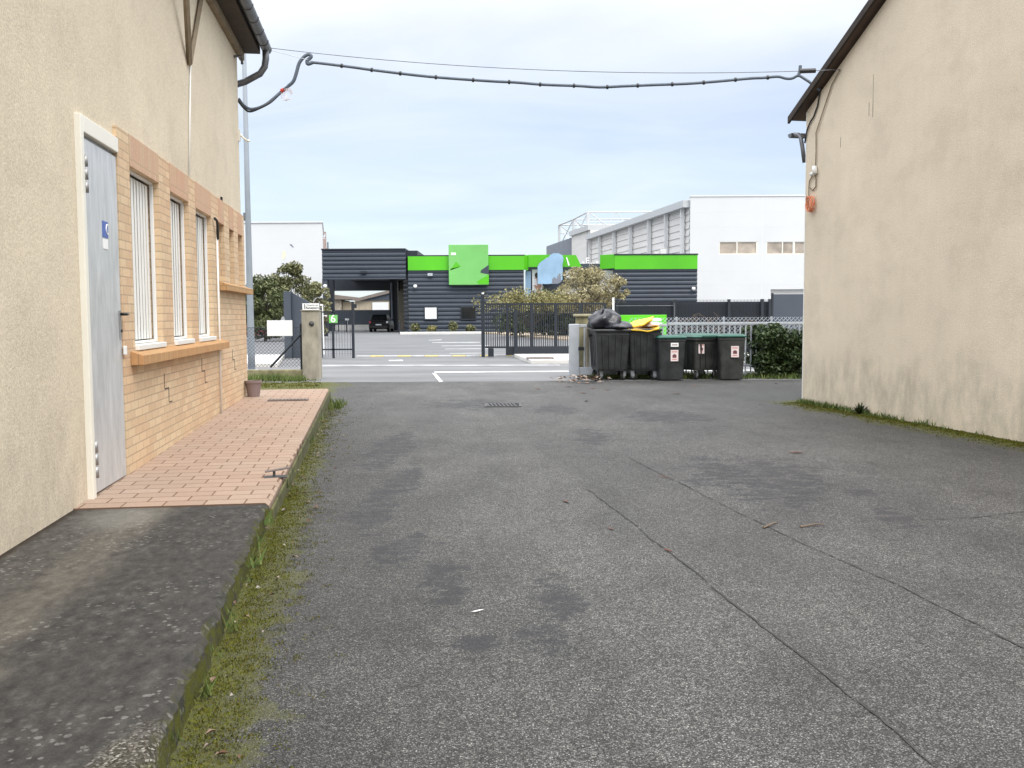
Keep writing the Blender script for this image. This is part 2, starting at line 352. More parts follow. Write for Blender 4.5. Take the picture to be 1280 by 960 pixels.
MT['concstain'] = mat('lichened_plinth', (.32, .29, .19), .9, var=.3, scale=4, bmp=.4, bscale=30)
MT['gatebar'] = mat('silver_gate_paint', (.44, .47, .51), .45, .2, var=.12, scale=4)
MT['bark'] = mat('bark', (.10, .08, .06), .9, var=.3, scale=6)
MT['leaf_dark'] = leafmat('dark_foliage', [(.022, .034, .014), (.05, .068, .026), (.085, .10, .042)])
MT['leaf_mid'] = leafmat('mid_foliage', [(.05, .065, .025), (.10, .12, .048), (.16, .17, .075)])
MT['leaf_olive'] = leafmat('olive_foliage', [(.07, .08, .035), (.15, .155, .07), (.24, .235, .11)])
MT['leaf_pale'] = leafmat('pale_foliage', [(.12, .13, .06), (.23, .23, .12), (.34, .33, .18)])
MT['leaf_tan'] = leafmat('tan_foliage', [(.20, .18, .095), (.33, .295, .16), (.46, .41, .25)])
MT['leaf_yel'] = leafmat('yellow_green_foliage', [(.13, .13, .05), (.24, .22, .09), (.34, .31, .14)])
MT['leaf_hedge'] = leafmat('hedge_foliage', [(.018, .034, .012), (.04, .065, .022), (.075, .105, .04)], .4)
MT['moss'] = leafmat('moss_tufts', [(.05, .055, .008), (.085, .092, .010), (.14, .15, .013), (.10, .07, .02)], .9)
MT['grass'] = leafmat('grass_blades', [(.05, .085, .02), (.10, .15, .035), (.19, .21, .07)], .7)
MT['litter'] = leafmat('dry_leaves', [(.10, .05, .03), (.20, .13, .09), (.34, .28, .23), (.09, .05, .035), (.48, .44, .40)], .8)
MT['dryleaf'] = mat('brown_leaf', (.13, .05, .03), .8, var=.3, scale=20)
MT['twig'] = mat('twig_bark', (.16, .12, .09), .9)
MT['pot'] = mat('mauve_clay_pot', (.22, .165, .16), .8, var=.12)
MT['soil'] = mat('dark_soil', (.04, .032, .026), .95)
MT['seam'] = mat('dark_joint_filler', (.045, .044, .042), .9, var=.4, scale=8)
MT['slot'] = mat('rusty_slot_cover', (.15, .125, .115), .7, var=.2)
MT['iron'] = mat('cast_iron', (.09, .09, .092), .6, .5, var=.2)
MT['blackcar'] = mat('black_car_paint', (.004, .004, .005), .35, spec=.25)
MT['carglass'] = mat('car_glass', (.01, .012, .014), .08)
MT['chrome'] = mat('lamp_plastic', (.7, .7, .72), .2)
MT['redmetal'] = mat('red_sheet_metal', (.36, .03, .045), .55, var=.15)
MT['poster'] = mat('poster_paper', (.74, .75, .77), .5, var=.05)
MT['skin'] = mat('poster_skin', (.48, .28, .21), .6)
MT['hair'] = mat('poster_dark', (.04, .03, .03), .6)
MT['paleblue'] = mat('pale_blue_panel', (.27, .42, .58), .4, var=.2, scale=.5)
MT['blue'] = mat('blue_notice', (.07, .13, .42), .5, var=.2, scale=30)
MT['woodwall'] = mat('pale_timber_wall', (.42, .36, .27), .8, var=.2, scale=2, stretch=(6, 1, .3))
MT['brownroof'] = mat('grey_brown_roof', (.20, .17, .15), .85, var=.15)
MT['stone'] = mat('rubble_wall', (.34, .30, .25), .9, var=.4, scale=3)
MT['bed'] = mat('straw_mulch', (.42, .34, .25), .95, var=.3, scale=2)
MT['letter'] = mat('dark_lettering', (.03, .035, .05), .5)
MT['whiteletter'] = mat('white_lettering', (.88, .88, .86), .4, var=.02)
MT['bulkhead'] = mat('white_lamp_globe', (.9, .9, .9), .3, var=.0)
MT['pink'] = mat('pinkish_render', (.50, .38, .35), .85)

def doormat():
    m, nt, b = nodes_of('brushed_door_paint'); co = objco(nt)
    n1 = noise(nt, mapping(nt, co, (7, 7, 1.6)), 1.5, 5, .65, .6)
    c = ramp(nt, n1, [(.3, (.47, .485, .50)), (.5, (.56, .575, .59)), (.72, (.66, .675, .69))])
    n2 = noise(nt, mapping(nt, co, (20, 20, 3)), 2, 4, .7)
    c = mixc(nt, .4, c, ramp(nt, n2, [(.3, .82), (.7, 1.15)]), 'MULTIPLY')
    nt.links.new(c, b.inputs['Base Color']); b.inputs['Roughness'].default_value = .42; b.inputs['Metallic'].default_value = .25
    return m
MT['door'] = doormat()

# ------------------------------------------------------------------ mesh helpers
class MB:
    def __init__(s): s.v = []; s.f = []
    def add(s, vs, fs):
        o = len(s.v); s.v += [tuple(p) for p in vs]; s.f += [tuple(i + o for i in f) for f in fs]; return s
    def quad(s, a, b, c, d): return s.add([a, b, c, d], [(0, 1, 2, 3)])
    def box(s, x0, x1, y0, y1, z0, z1):
        v = [(x, y, z) for z in (z0, z1) for y in (y0, y1) for x in (x0, x1)]
        return s.add(v, [(0, 2, 3, 1), (4, 5, 7, 6), (0, 1, 5, 4), (1, 3, 7, 5), (3, 2, 6, 7), (2, 0, 4, 6)])
    def prism(s, pts, d):
        """pts: closed polygon in 3D, extruded along vector d"""
        n = len(pts); P = [Vector(p) for p in pts]; d = Vector(d); Q = [p + d for p in P]
        fs = [tuple(range(n))[::-1], tuple(range(n, 2 * n))] + [(i, (i + 1) % n, n + (i + 1) % n, n + i) for i in range(n)]
        return s.add(P + Q, fs)
    def loft(s, rings, cap=True):
        k = len(rings[0]); o = []
        for r in rings: o += list(r)
        fs = []
        for i in range(len(rings) - 1):
            for j in range(k):
                a = i * k + j; b_ = i * k + (j + 1) % k
                fs.append((a, b_, b_ + k, a + k))
        if cap: fs += [tuple(range(k))[::-1], tuple(range((len(rings) - 1) * k, len(rings) * k))]
        return s.add(o, fs)
    def tube(s, pts, r, n=8, cap=True):
        P = [Vector(p) for p in pts]; rs = r if isinstance(r, (list, tuple)) else [r] * len(P)
        rings = []; up = None
        for i, p in enumerate(P):
            t = (P[min(i + 1, len(P) - 1)] - P[max(i - 1, 0)]).normalized()
            if up is None:
                up = Vector((0, 0, 1)) if abs(t.z) < .9 else Vector((1, 0, 0))
            a = t.cross(up)
            if a.length < 1e-4: a = t.cross(Vector((1, .3, 0)))
            a.normalize(); b_ = a.cross(t); up = b_
            rings.append([p + (a * math.cos(2 * pi * k / n) + b_ * math.sin(2 * pi * k / n)) * rs[i] for k in range(n)])
        return s.loft(rings, cap)
    def lathe(s, prof, c=(0, 0, 0), n=20):
        rings = [[(c[0] + r * math.cos(2 * pi * k / n), c[1] + r * math.sin(2 * pi * k / n), c[2] + z) for k in range(n)] for r, z in prof]
        return s.loft(rings, True)
    def build(s, name, m, parent=None, smooth=False, bevel=0.0, world=False, loc=None, rot=None, seg=2):
        me = bpy.data.meshes.new(name); me.from_pydata(s.v, [], s.f); me.validate(); me.update()
        if m is not None: me.materials.append(m)
        if smooth:
            me.polygons.foreach_set('use_smooth', [True] * len(me.polygons))
        o = bpy.data.objects.new(name, me); COL.objects.link(o)
        if parent is not None:
            o.parent = parent
            if world:
                # one chain of parents: undo their placement so that the points stay in world space
                mm = Matrix.Identity(4); q = parent; chain = []
                while q is not None: chain.append(q); q = q.parent
                for q in reversed(chain): mm = mm @ q.matrix_parent_inverse @ q.matrix_basis
                o.matrix_parent_inverse = mm.inverted()
        if loc is not None: o.location = loc
        if rot is not None: o.rotation_euler = rot
        if bevel:
            b = o.modifiers.new('bevel', 'BEVEL'); b.width = bevel; b.segments = seg; b.limit_method = 'ANGLE'
        return o
def tag(o, label, cat, group=None, kind=None):
    if label: o['label'] = label
    if cat: o['category'] = cat
    if group: o['group'] = group
    if kind: o['kind'] = kind
    return o
def thing(name, label, cat, loc=(0, 0, 0), rotz=0.0, group=None):
    o = bpy.data.objects.new(name, None); COL.objects.link(o); o.empty_display_size = .2
    o.location = loc; o.rotation_euler = (0, 0, rotz); return tag(o, label, cat, group)
def struct(o): o['kind'] = 'structure'; return o
def stuff(o, label, cat): return tag(o, label, cat, kind='stuff')
def copy_tree(o, parent=None):
    c = o.copy(); COL.objects.link(c)
    if parent is not None: c.parent = parent
    for ch in list(o.children): copy_tree(ch, c)
    return c
def text(name, s, size, m, parent, loc, rot=(pi / 2, 0, 0), ext=.004, world=True, bold=0.0, ax='CENTER', sx=1.0):
    cu = bpy.data.curves.new(name, 'FONT'); cu.body = s; cu.size = size; cu.extrude = ext; cu.align_x = ax; cu.align_y = 'CENTER'; cu.offset = bold; cu.space_character = 1.05
    t = bpy.data.objects.new('tmp_text', cu); COL.objects.link(t)
    bpy.context.view_layer.update()
    me = bpy.data.meshes.new_from_object(t.evaluated_get(bpy.context.evaluated_depsgraph_get()))
    bpy.data.objects.remove(t)
    mm = Matrix.Translation(loc) @ Matrix.Rotation(rot[2], 4, 'Z') @ Matrix.Rotation(rot[1], 4, 'Y') @ Matrix.Rotation(rot[0], 4, 'X') @ Matrix.Diagonal((sx, 1, 1, 1))
    me.transform(mm)
    mb = MB(); mb.v = [tuple(v.co) for v in me.vertices]; mb.f = [tuple(p.vertices) for p in me.polygons]
    return mb.build(name, m, parent, world=world)

def holed(mb, x0, x1, z0, z1, holes, yf, yb):
    xs = sorted({x0, x1, *[h[0] for h in holes], *[h[1] for h in holes]}); zs = sorted({z0, z1, *[h[2] for h in holes], *[h[3] for h in holes]})
    xs = [x for x in xs if x0 <= x <= x1]; zs = [z for z in zs if z0 <= z <= z1]
    solid = {}
    for i in range(len(xs) - 1):
        for j in range(len(zs) - 1):
            cx, cz = (xs[i] + xs[i + 1]) / 2, (zs[j] + zs[j + 1]) / 2
            solid[i, j] = not any(h[0] < cx < h[1] and h[2] < cz < h[3] for h in holes)
    for (i, j), ok in solid.items():
        if not ok: continue
        a, b_, c, d = xs[i], xs[i + 1], zs[j], zs[j + 1]
        mb.quad((a, yf, c), (a, yf, d), (b_, yf, d), (b_, yf, c))
        mb.quad((a, yb, c), (b_, yb, c), (b_, yb, d), (a, yb, d))
        if not solid.get((i - 1, j)): mb.quad((a, yf, c), (a, yb, c), (a, yb, d), (a, yf, d))
        if not solid.get((i + 1, j)): mb.quad((b_, yf, c), (b_, yf, d), (b_, yb, d), (b_, yb, c))
        if not solid.get((i, j - 1)): mb.quad((a, yf, c), (b_, yf, c), (b_, yb, c), (a, yb, c))
        if not solid.get((i, j + 1)): mb.quad((a, yf, d), (a, yb, d), (b_, yb, d), (b_, yf, d))
    return mb

def cladding(mb, A, B, z0, z1, period=.36, depth=.07, out=None):
    """horizontal trapezoid cladding from ground point A to B (2D), outward to the right-hand side of A->B turned clockwise"""
    A = Vector(A[:2]); B = Vector(B[:2]); t = (B - A).normalized(); n_ = Vector((t.y, -t.x)) if out is None else Vector(out)
    prof = []; z = z0
    while z < z1 - 1e-4:
        for dz, dd in ((0, 0), (.10, depth), (.48, depth), (.88, 0)):
            zz = z + dz * period
            if zz < z1: prof.append((zz, dd))
        z += period
    prof.append((z1, 0))
    vs = []; fs = []
    for zz, dd in prof:
        for P in (A, B):
            q = P + n_ * dd; vs.append((q.x, q.y, zz))
    for i in range(len(prof) - 1): fs.append((2 * i, 2 * i + 1, 2 * i + 3, 2 * i + 2))
    mb.add(vs, fs)
    return mb

def leaves(mb, centers, n, size, asp=1.8, flat=0.0, jitter=.5):
    """n separate leaf quads spread through clumps [(centre, radii)]"""
    C = [Vector(c) for c, r in centers]; w = np.array([r[0] * r[1] * r[2] for c, r in centers]) ** .8; w /= w.sum()
    idx = RS.choice(len(C), n, p=w)
    P = RS.normal(size=(n, 3)); P /= np.linalg.norm(P, axis=1)[:, None]
    rad = RS.uniform(0.25, 1, n) ** .5
    D = RS.normal(size=(n, 3)); D /= np.linalg.norm(D, axis=1)[:, None]
    E2 = RS.normal(size=(n, 3)); E2[:, 2] += flat
    S = size * RS.uniform(1 - jitter, 1 + jitter, n)
    for k in range(n):
        c = C[idx[k]]; r = centers[idx[k]][1]
        p = np.array([c.x + P[k, 0] * rad[k] * r[0], c.y + P[k, 1] * rad[k] * r[1], c.z + P[k, 2] * rad[k] * r[2]])
        d = D[k]; e = np.cross(d, E2[k]); e /= (np.linalg.norm(e) + 1e-6)
        a = d * S[k] * .5 * asp; b_ = e * S[k] * .5
        mb.add([p - a, p + b_, p + a, p - b_], [(0, 1, 2, 3)])
    return mb

def tree(name, label, base, height, rx, ry, n, size, leafm, trunk_h=.3, nclump=22, low=.25, limbs=7, group=None, rt=.12, seed=0, open_=.30, skew=0.0):
    rnd = random.Random(seed)
    t = thing(name, label, 'tree' if 'tree' in name else 'shrub', base, 0, group)
    mb = MB(); top = Vector((skew * .4, 0, height * .7))
    mb.tube([(0, 0, -.05), (0.03, 0.02, height * trunk_h), (skew * .2, -.03, height * .5), tuple(top)], [rt, rt * .8, rt * .55, rt * .25], 8)
    cl = []
    for i in range(nclump):
        a = rnd.uniform(0, 2 * pi); q = rnd.uniform(0, 1) ** .6; zz = rnd.uniform(low, 1.0)
        env = math.sin(pi * min(1, max(.08, (zz - low) / (1.02 - low)) ** .75)) ** .6
        c = Vector((math.cos(a) * rx * q * env + skew * zz, math.sin(a) * ry * q * env, height * zz * .95))
        rr = rnd.uniform(.55, 1.2) * open_ * (rx + height * .4) / 2
        cl.append((c, (rr, rr, rr * rnd.uniform(.6, 1.0))))
        if i < limbs * 2:
            s0 = Vector((0, 0, height * min(trunk_h + .1, zz * .5)))
            mid = (s0 + c) / 2 + Vector((rnd.uniform(-.1, .1), 0, .1))
            mb.tube([s0, mid, c], [rt * .4, rt * .25, rt * .08], 5)
    mb.build('trunk', MT['bark'], t, smooth=True)
    lv = MB(); leaves(lv, cl, n, size, 2.3); lv.build('crown', leafm, t)
    return t

# ------------------------------------------------------------------ the setting
def ground_poly(name, pts, z, m, thick=0.0):
    mb = MB()
    if thick: mb.prism([(p[0], p[1], z - thick) for p in pts], (0, 0, thick))
    else: mb.add([(p[0], p[1], z) for p in pts], [tuple(range(len(pts)))])
    o = mb.build(name, m)
    # make the face look upwards
    return struct(o)
def up(pts):   # counter-clockwise order
    a = sum(p[0] * q[1] - q[0] * p[1] for p, q in zip(pts, pts[1:] + pts[:1]))
    return pts if a > 0 else pts[::-1]
YR0, YR1 = 20.6, 32.6
ground_poly('terrain', [(-900, -60), (900, -60), (900, 1500), (-900, 1500)], -.02, MT['terrain'])
ground_poly('forecourt', [(-9, -8), (14, -8), (14, YR0 + .02), (-9, YR0 + .02)], 0.0, MT['forecourt'])
ground_poly('road', [(-120, YR0 - .2), (120, YR0 - .2), (120, YR1), (-120, YR1)], -.004, MT['road'])
ground_poly('parking_lot', [(-70, YR1), (60, YR1), (60, 130), (-70, 130)], -.002, MT['lot'])
# far footpath slabs either side of the gateway
pA, pB, pC, pD = G(640, 446), G(1010, 444), G(1010, 453), G(662, 454.5)
ground_poly('pavement', up([tuple(G(642, 446).xy), (60, G(642, 446).y), (60, G(664, 454.5).y), tuple(G(664, 454.5).xy)]), .10, MT['paveconc'], .11)
l1, l2 = G(378, 446.5), G(350, 459)
ground_poly('pavement', up([(-50, l1.y), (G(356, 446.5).x, l1.y), (G(345, 459.5).x, l2.y), (-50, l2.y)]), .10, MT['paveconc'], .11)
# kerb stones of the gateway, alternately yellow and white
gx0, gx1 = G(445, 446).x, G(640, 446).x; gy = G(520, 445.5).y
mw, my = MB(), MB(); k = 0; x = gx0
while x < gx1:
    w_ = .48
    (my if k % 2 else mw).box(x + .02, min(x + w_, gx1), gy - .14, gy + .14, -.05, .035); x += w_; k += 1
struct(mw.build('kerb', MT['whitepaint'], bevel=.01)); struct(my.build('kerb', MT['yellowpaint'], bevel=.01))
# painted markings
def mark(name, pix, z=.004, m='whitepaint'):
    return ground_poly(name, up([tuple(G(x, y, z).xy) for x, y in pix]), z, MT[m])
mark('road_marking', [(543, 464.3), (1010, 461.6), (1010, 463.0), (543, 466.0)])
mark('road_marking', [(540, 466.3), (544.5, 466.3), (554, 477), (549, 477.5)])
mark('road_marking', [(398, 456), (700, 455.5), (700, 457.2), (398, 458.2)], .003, 'wornpaint')
mark('road_marking', [(486, 450), (503, 449.6), (504, 451.2), (486, 451.4)], .003)
for yy, xa, xb in ((428, 540, 600), (432.2, 552, 612), (436, 556, 618), (441.5, 562, 604), (425, 536, 552)):
    mark('parking_marking', [(xa, yy), (xb, yy - .6), (xb, yy + .1), (xa, yy + .5)], .004, 'wornpaint2')
# pale strip and planting bed along the building opposite
ground_poly('building_kerb', up([tuple(G(500, 418.3).xy), tuple(G(605, 417.4).xy), tuple(G(605, 416.2).xy), tuple(G(500, 416.8).xy)]), .12, MT['paveconc'], .14)
ground_poly('planting_bed', up([tuple(G(600, 416.5).xy), tuple(G(700, 425.5).xy), tuple(G(770, 426).xy), tuple(G(770, 417).xy)]), .10, MT['bed'], .12)
# long joints in the asphalt
def seam(name, pix, w=.018):
    P = []
    for (x0, y0), (x1, y1) in zip(pix, pix[1:]):
        a, b_ = G(x0, y0), G(x1, y1); n_ = max(2, int((b_ - a).length / .05))
        for i in range(n_): P.append(a + (b_ - a) * (i / n_))
    P.append(G(*pix[-1])); vs = []; fs = []; wob = 0
    for i, p in enumerate(P):
        t = (P[min(i + 1, len(P) - 1)] - P[max(0, i - 1)]).normalized(); n_ = Vector((-t.y, t.x, 0))
        wob = wob * .85 + random.uniform(-.005, .005); ww = w * random.uniform(.2, 1.05) * .5
        c = p + n_ * wob; vs += [(c.x - n_.x * ww, c.y - n_.y * ww, .004), (c.x + n_.x * ww, c.y + n_.y * ww, .004)]
    gap = 0
    for i in range(len(P) - 1):
        if gap > 0: gap -= 1; continue
        if random.random() < .06: gap = random.randint(0, 2)
        fs.append((2 * i, 2 * i + 1, 2 * i + 3, 2 * i + 2))
    return struct(MB().add(vs, fs).build(name, MT['seam']))
seam('asphalt_seam', [(1172, 962), (1086, 890), (1010, 828), (930, 765), (850, 702), (790, 655), (735, 612)], .015)
seam('asphalt_seam', [(1284, 812), (1130, 735), (960, 660), (850, 604), (785, 572)], .013)
seam('asphalt_crack', [(1150, 650), (1210, 648), (1284, 640)], .016)

# ---- walkway
tz = lambda s: .13 + .115 * max(0, min(1, (8.1 - s) / 8.5))        # the tiled part climbs slightly towards the street
def kerb_n(s):
    pts = sorted(KL)
    if s <= pts[0][0]: return pts[0][1]
    for (s0, n0), (s1, n1) in zip(pts, pts[1:]):
        if s <= s1: return n0 + (n1 - n0) * (s - s0) / (s1 - s0)
    return pts[-1][1] + (s - pts[-1][0]) * .02
S_T = hloc(G(223, 632, .13))[0]
def slab(name, ss, m, zf, jag=0.0, n0=-.2):
    mb = MB(); rings = []
    for s in ss:
        nk = kerb_n(s); j = random.uniform(-jag, jag * .4)
        z = zf(s); a = n0 if s >= .1 else (n0 if n0 > 0 else .02)
        rings.append([(s, -.2 if s > .13 else -.6, -.12), (s, nk + .015, -.12), (s, nk + j, z - .02 - abs(j) * .6), (s, nk - .025 + j, z), (s, nk * .5, z), (s, -.2 if s > .13 else -.6, z)])
    mb.loft(rings, True)
    return struct(mb.build(name, m, loc=(HO.x, HO.y, 0), rot=(0, 0, HROT)))
MT['kerbmoss'] = mat('mossy_kerb_face', (.085, .085, .03), .95, var=.6, scale=7, bmp=.6, bscale=30)
s_far = hloc(G(360, 487, .24))[0]
slab('tiled_walkway', [s_far + (S_T - s_far) * i / 30 for i in range(31)], MT['tile'], tz)
kb = MB(); kb.loft([[(q, kerb_n(q) + .016, -.11), (q, kerb_n(q) + .034, -.11), (q, kerb_n(q) + .028, tz(q) - .045), (q, kerb_n(q) + .016, tz(q) - .035)] for q in [s_far + .01 + (S_T - s_far) * i / 60 for i in range(61)]])
struct(kb.build('walkway_kerb', MT['kerbmoss'], loc=(HO.x, HO.y, 0), rot=(0, 0, HROT)))
slab('concrete_apron', [S_T + .004 + (15.2 - S_T) * (i / 140) for i in range(141)], MT['apron'], lambda s: .122, .022)

# ------------------------------------------------------------------ house on the left
house = thing('house', 'beige rendered house with a yellow brick window panel and a grey metal door', 'house', (HO.x, HO.y, 0), HROT)
SB0, SB1, ZB = .12, 6.98, 2.90
DOOR = (7.02, 7.86, .10, 2.665); WINS = [(5.585, 6.62, 1.13, 2.645), (4.22, 5.12, 1.13, 2.63), (2.88, 3.84, 1.13, 2.615)]
SMALL = [(1.93, 2.355, 1.855, 2.60), (1.12, 1.517, 1.855, 2.595), (.30, .73, 1.855, 2.59)]
mb = MB()
PF = -.03
holed(mb, .18, 20.0, -.2, 5.33, [(.1, SB1 + .0, -.3, ZB), (SB1, 7.93, -.3, 2.80)], PF, -.35)
# far gable with the roof slope, back wall
mb.prism([(.18, -.35, -.2), (.18, -8, -.2), (.18, -8, 5.33), (.18, -4.1, 7.3), (.18, -.35, 5.33)], (.3, 0, 0))
mb.box(.5, 20, -8, -7.7, -.2, 5.33)
mb.build('wall', MT['plaster'], house)
mb = MB(); holed(mb, SB0, SB1, -.2, ZB, WINS + SMALL, 0, -.20)
mb.build('brick_panel', MT['brick'], house)
for h in WINS + SMALL:
    MB().box(h[0], h[1], -.1, .003, h[3] + .001, ZB + .002).build('lintel', MT['soldier'], house)
# dark return inside the rooms so the openings do not show daylight
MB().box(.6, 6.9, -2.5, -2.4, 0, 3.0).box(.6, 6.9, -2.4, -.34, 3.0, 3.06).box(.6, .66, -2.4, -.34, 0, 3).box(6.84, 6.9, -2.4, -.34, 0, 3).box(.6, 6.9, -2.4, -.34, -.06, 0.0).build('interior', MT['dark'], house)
def window(h, big=True):
    x0, x1, z0, z1 = h; y = -.055 if big else -.17
    fr = MB(); t = .045
    zb = z0 + (.05 if big else .02)
    t = .022 if big else .045; fr.box(x0, x1, y - .03, y + .004, zb, zb + t).box(x0, x1, y - .03, y + .004, z1 - t, z1)
    fr.box(x0, x0 + t, y - .03, y + .004, zb + t, z1 - t).box(x1 - t, x1, y - .03, y + .004, zb + t, z1 - t)
    w = fr.build('window', MT['pvc'] if big else MT['bracket'], house, bevel=.004)
    yp_ = y - .095 if big else y
    MB().quad((x0, yp_, zb), (x1, yp_, zb), (x1, yp_, z1), (x0, yp_, z1)).build('pane', MT['glass'], w)
    if big:
        MB().box(x0 + .002, x1 - .002, -.08, .03, z0, zb - .004).build('ledge', MT['pvc'], w, bevel=.006)
        bl = MB(); n_ = int((x1 - x0) / .115)
        for i in range(n_):
            xc = x0 + .06 + (x1 - x0 - .12) * (i + .5) / n_; a = math.radians(4) + random.uniform(-.05, .05); hw_ = .045
            bl.box(-hw_, hw_, -.002, .002, 0, 1)
            base = len(bl.v) - 8
            for q in range(base, len(bl.v)):
                X, Y_, Z = bl.v[q]; bl.v[q] = (xc + X * math.cos(a) - Y_ * math.sin(a), y - .035 + X * math.sin(a) + Y_ * math.cos(a), zb + t + .01 + Z * (z1 - zb - 2 * t - .03))
        bl.build('blind', MT['blind'], w)
        MB().quad((x0, y - .075, zb), (x1, y - .075, zb), (x1, y - .075, z1), (x0, y - .075, z1)).build('blind_backing', MT['blind_backing'], w)  # added grey sheet behind the slats, so their gaps read as soft shade lines
for h in WINS: window(h, True)
for h in SMALL: window(h, False)
for (x0, x1, z0, z1) in ((2.38, 6.78, 1.015, 1.13), (.0, 2.40, 1.742, 1.855)):
    sl = MB().prism([(x0, 0.001, z0), (x0, .10, z0), (x0, .10, z1 - .035), (x0, 0.001, z1)], (x1 - x0, 0, 0))
    sl.build('sill', MT['silltop'], house, bevel=.004)
# step-shaped repair cracks in the brickwork
def hp(px, py, off=0.0):
    d = ray(px, py); o = HO + _n * off
    det = d.x * -_e.y + _e.x * d.y; t = (o.x * -_e.y + _e.x * o.y) / det; q = CP + d * t
    return ((Vector((q.x, q.y)) - HO).dot(_e), off, q.z)
for (s, z) in ((5.6, .74), (3.72, .80), (1.5, .83)):
    c = MB(); c.box(s, s + .012, 0, .0025, z, z + .14); c.box(s - .17, s - .0, 0, .0025, z - .012, z); c.box(s - .17, s - .158, 0, .0025, z - .14, z - .012); c.box(s - .30, s - .17, 0, .0025, z - .15, z - .14)
    c.build('brick_crack', MT['seam'], house)
# door
MB().box(DOOR[1], 7.93, -.06, .012, .09, 2.80).box(SB1 + .003, DOOR[1], -.06, .012, DOOR[3] + .02, 2.80).build('door_frame', MT['frame_white'], house, bevel=.006)
MB().box(SB1 + .003, DOOR[1], -.075, -.03, DOOR[3], DOOR[3] + .02).build('door_head', MT['steel'], house)
MB().box(SB1, 7.93, -.34, -.26, -.1, 2.8).build('door_backing', MT['dark'], house)
door = MB().box(SB1 + .012, DOOR[1] - .01, -.05, -.008, .15, DOOR[3] - .012).build('door', MT['door'], house, bevel=.004)
MB().box(SB1 + .04, SB1 + .085, -.008, .002, 1.24, 1.46).build('handle_plate', MT['steel'], door, bevel=.003)
MB().tube([(SB1 + .065, 0, 1.43), (SB1 + .065, .055, 1.43), (SB1 + .085, .062, 1.43), (SB1 + .20, .062, 1.43)], .0115, 8).build('handle', MT['handle'], door, smooth=True)
MB().tube([(SB1 + .062, .003, 1.30), (SB1 + .062, .012, 1.30)], .012, 8).build('keyhole', MT['handle'], door)
MB().box(SB1 - .02, SB1 + .03, .003, .022, 1.11, 1.18).build('lock_keep', MT['pvc'], door, bevel=.004)
for zc in (2.40, .40):
    g = MB()
    for k in range(3): g.tube([(DOOR[1] - .012, .012, zc - .13 + k * .09), (DOOR[1] - .012, .012, zc - .13 + k * .09 + .08)], .016, 8)
    g.build('hinge', MT['steel'], door, smooth=True)
MB().box(7.29, 7.43, -.008, -.004, 2.0, 2.12).build('blue_notice', MT['blue'], door)
mbk = MB()   # white bow mark on the notice
arc = [(7.31 + .035 * math.cos(a), -.0035, 2.065 + .035 * math.sin(a)) for a in np.linspace(-1.9, 1.9, 12)]
mbk.tube(arc, .006, 5).build('notice_mark', MT['whiteletter'], door)
MB().box(7.30, 7.42, -.008, -.004, 1.915, 1.99).build('white_notice', MT['whiteplain'], door)
# conduit, hanging cable and bracket arms
MB().tube([(2.62, .02, .15), (2.62, .02, 2.50)], .012, 7).build('conduit', MT['pvc'], house, smooth=True)
MB().tube([(2.62, .03, 2.36), (2.64, .035, 2.50), (2.70, .04, 2.58), (2.80, .03, 2.60)], .016, 7).build('cable_sleeve', MT['blackcable'], house, smooth=True)
a_, b2 = hp(240, 82), hp(240, 230)
MB().tube([(a_[0], PF + .012, a_[2]), (b2[0] + .06, PF + .012, ZB + .01)], .010, 6).build('cable_duct', MT['pvc'], house, smooth=True)
vb = hp(238, 80); v1 = hp(222, 0); v2 = hp(251, 0)
def ext(p, q, k): return tuple(p[i] + (q[i] - p[i]) * k for i in range(3))
for q, n2 in ((v1, .25), (v2, .05)):
    e_ = ext(vb, q, 1.35)
    MB().tube([(vb[0], PF + .02, vb[2]), (e_[0], PF + n2 * .6, e_[2])], .032, 4).build('eave_brace', MT['bracket'], house)
hk = hp(293, 178)
MB().box(.2, .26, PF, PF + .03, 3.98, 4.14).tube([(.22, PF, 4.10), (.22, .05, 4.02), (.2, .10, 3.99), (.17, .12, 4.0)], .018, 6).build('wall_bracket', MT['frame_white'], house)
p_ = hp(279, 252); MB().box(p_[0] - .03, p_[0] + .03, PF, PF + .02, p_[2] - .06, p_[2] + .06).build('vent_slot', MT['dark'], house)
p_ = hp(290, 50); MB().tube([(.5, PF, 5.12), (.45, PF + .1, 5.15), (.38, PF + .1, 5.05)], .02, 6).build('wall_hook', MT['zinc'], house)
# roof: slope, soffit, gutter and swan-neck
rf = MB().prism([(-.12, .30, 5.43), (-.12, .30, 5.49), (-.12, -4.1, 7.75), (-.12, -8.6, 5.50), (-.12, -8.6, 5.40), (-.12, -4.1, 7.60)], (20.2, 0, 0)).build('roof', MT['rooftile'], house)
MB().box(-.12, 20, PF + .001, .27, 5.33, 5.36).build('soffit', MT['soffit'], rf)
MB().box(-.12, 20,  .24, .27, 5.362, 5.43).build('fascia', MT['wood_dark'], rf)
MB().box(-.10, 20, PF + .002, PF + .07, 5.22, 5.329).build('wall_plate', MT['bracket'], rf)
gp = []; GN = .36
for k in range(9):
    a = pi + pi * k / 8; gp.append((GN + .075 * math.cos(a), 5.42 + .08 * math.sin(a)))
gi = [(GN + .068 * math.cos(pi + pi * k / 8), 5.42 + .073 * math.sin(pi + pi * k / 8)) for k in range(8, -1, -1)]
g = MB().prism([(-.18, y, z) for y, z in gp + gi], (20.2, 0, 0))
g.prism([(-.18, y, z) for y, z in gp], (.01, 0, 0))
for s in np.arange(.3, 19, .55): g.tube([(s, GN + .078 * math.cos(pi + pi * k / 8), 5.42 + .083 * math.sin(pi + pi * k / 8)) for k in range(9)], .008, 5)
gut = g.build('gutter', MT['zinc'], rf)
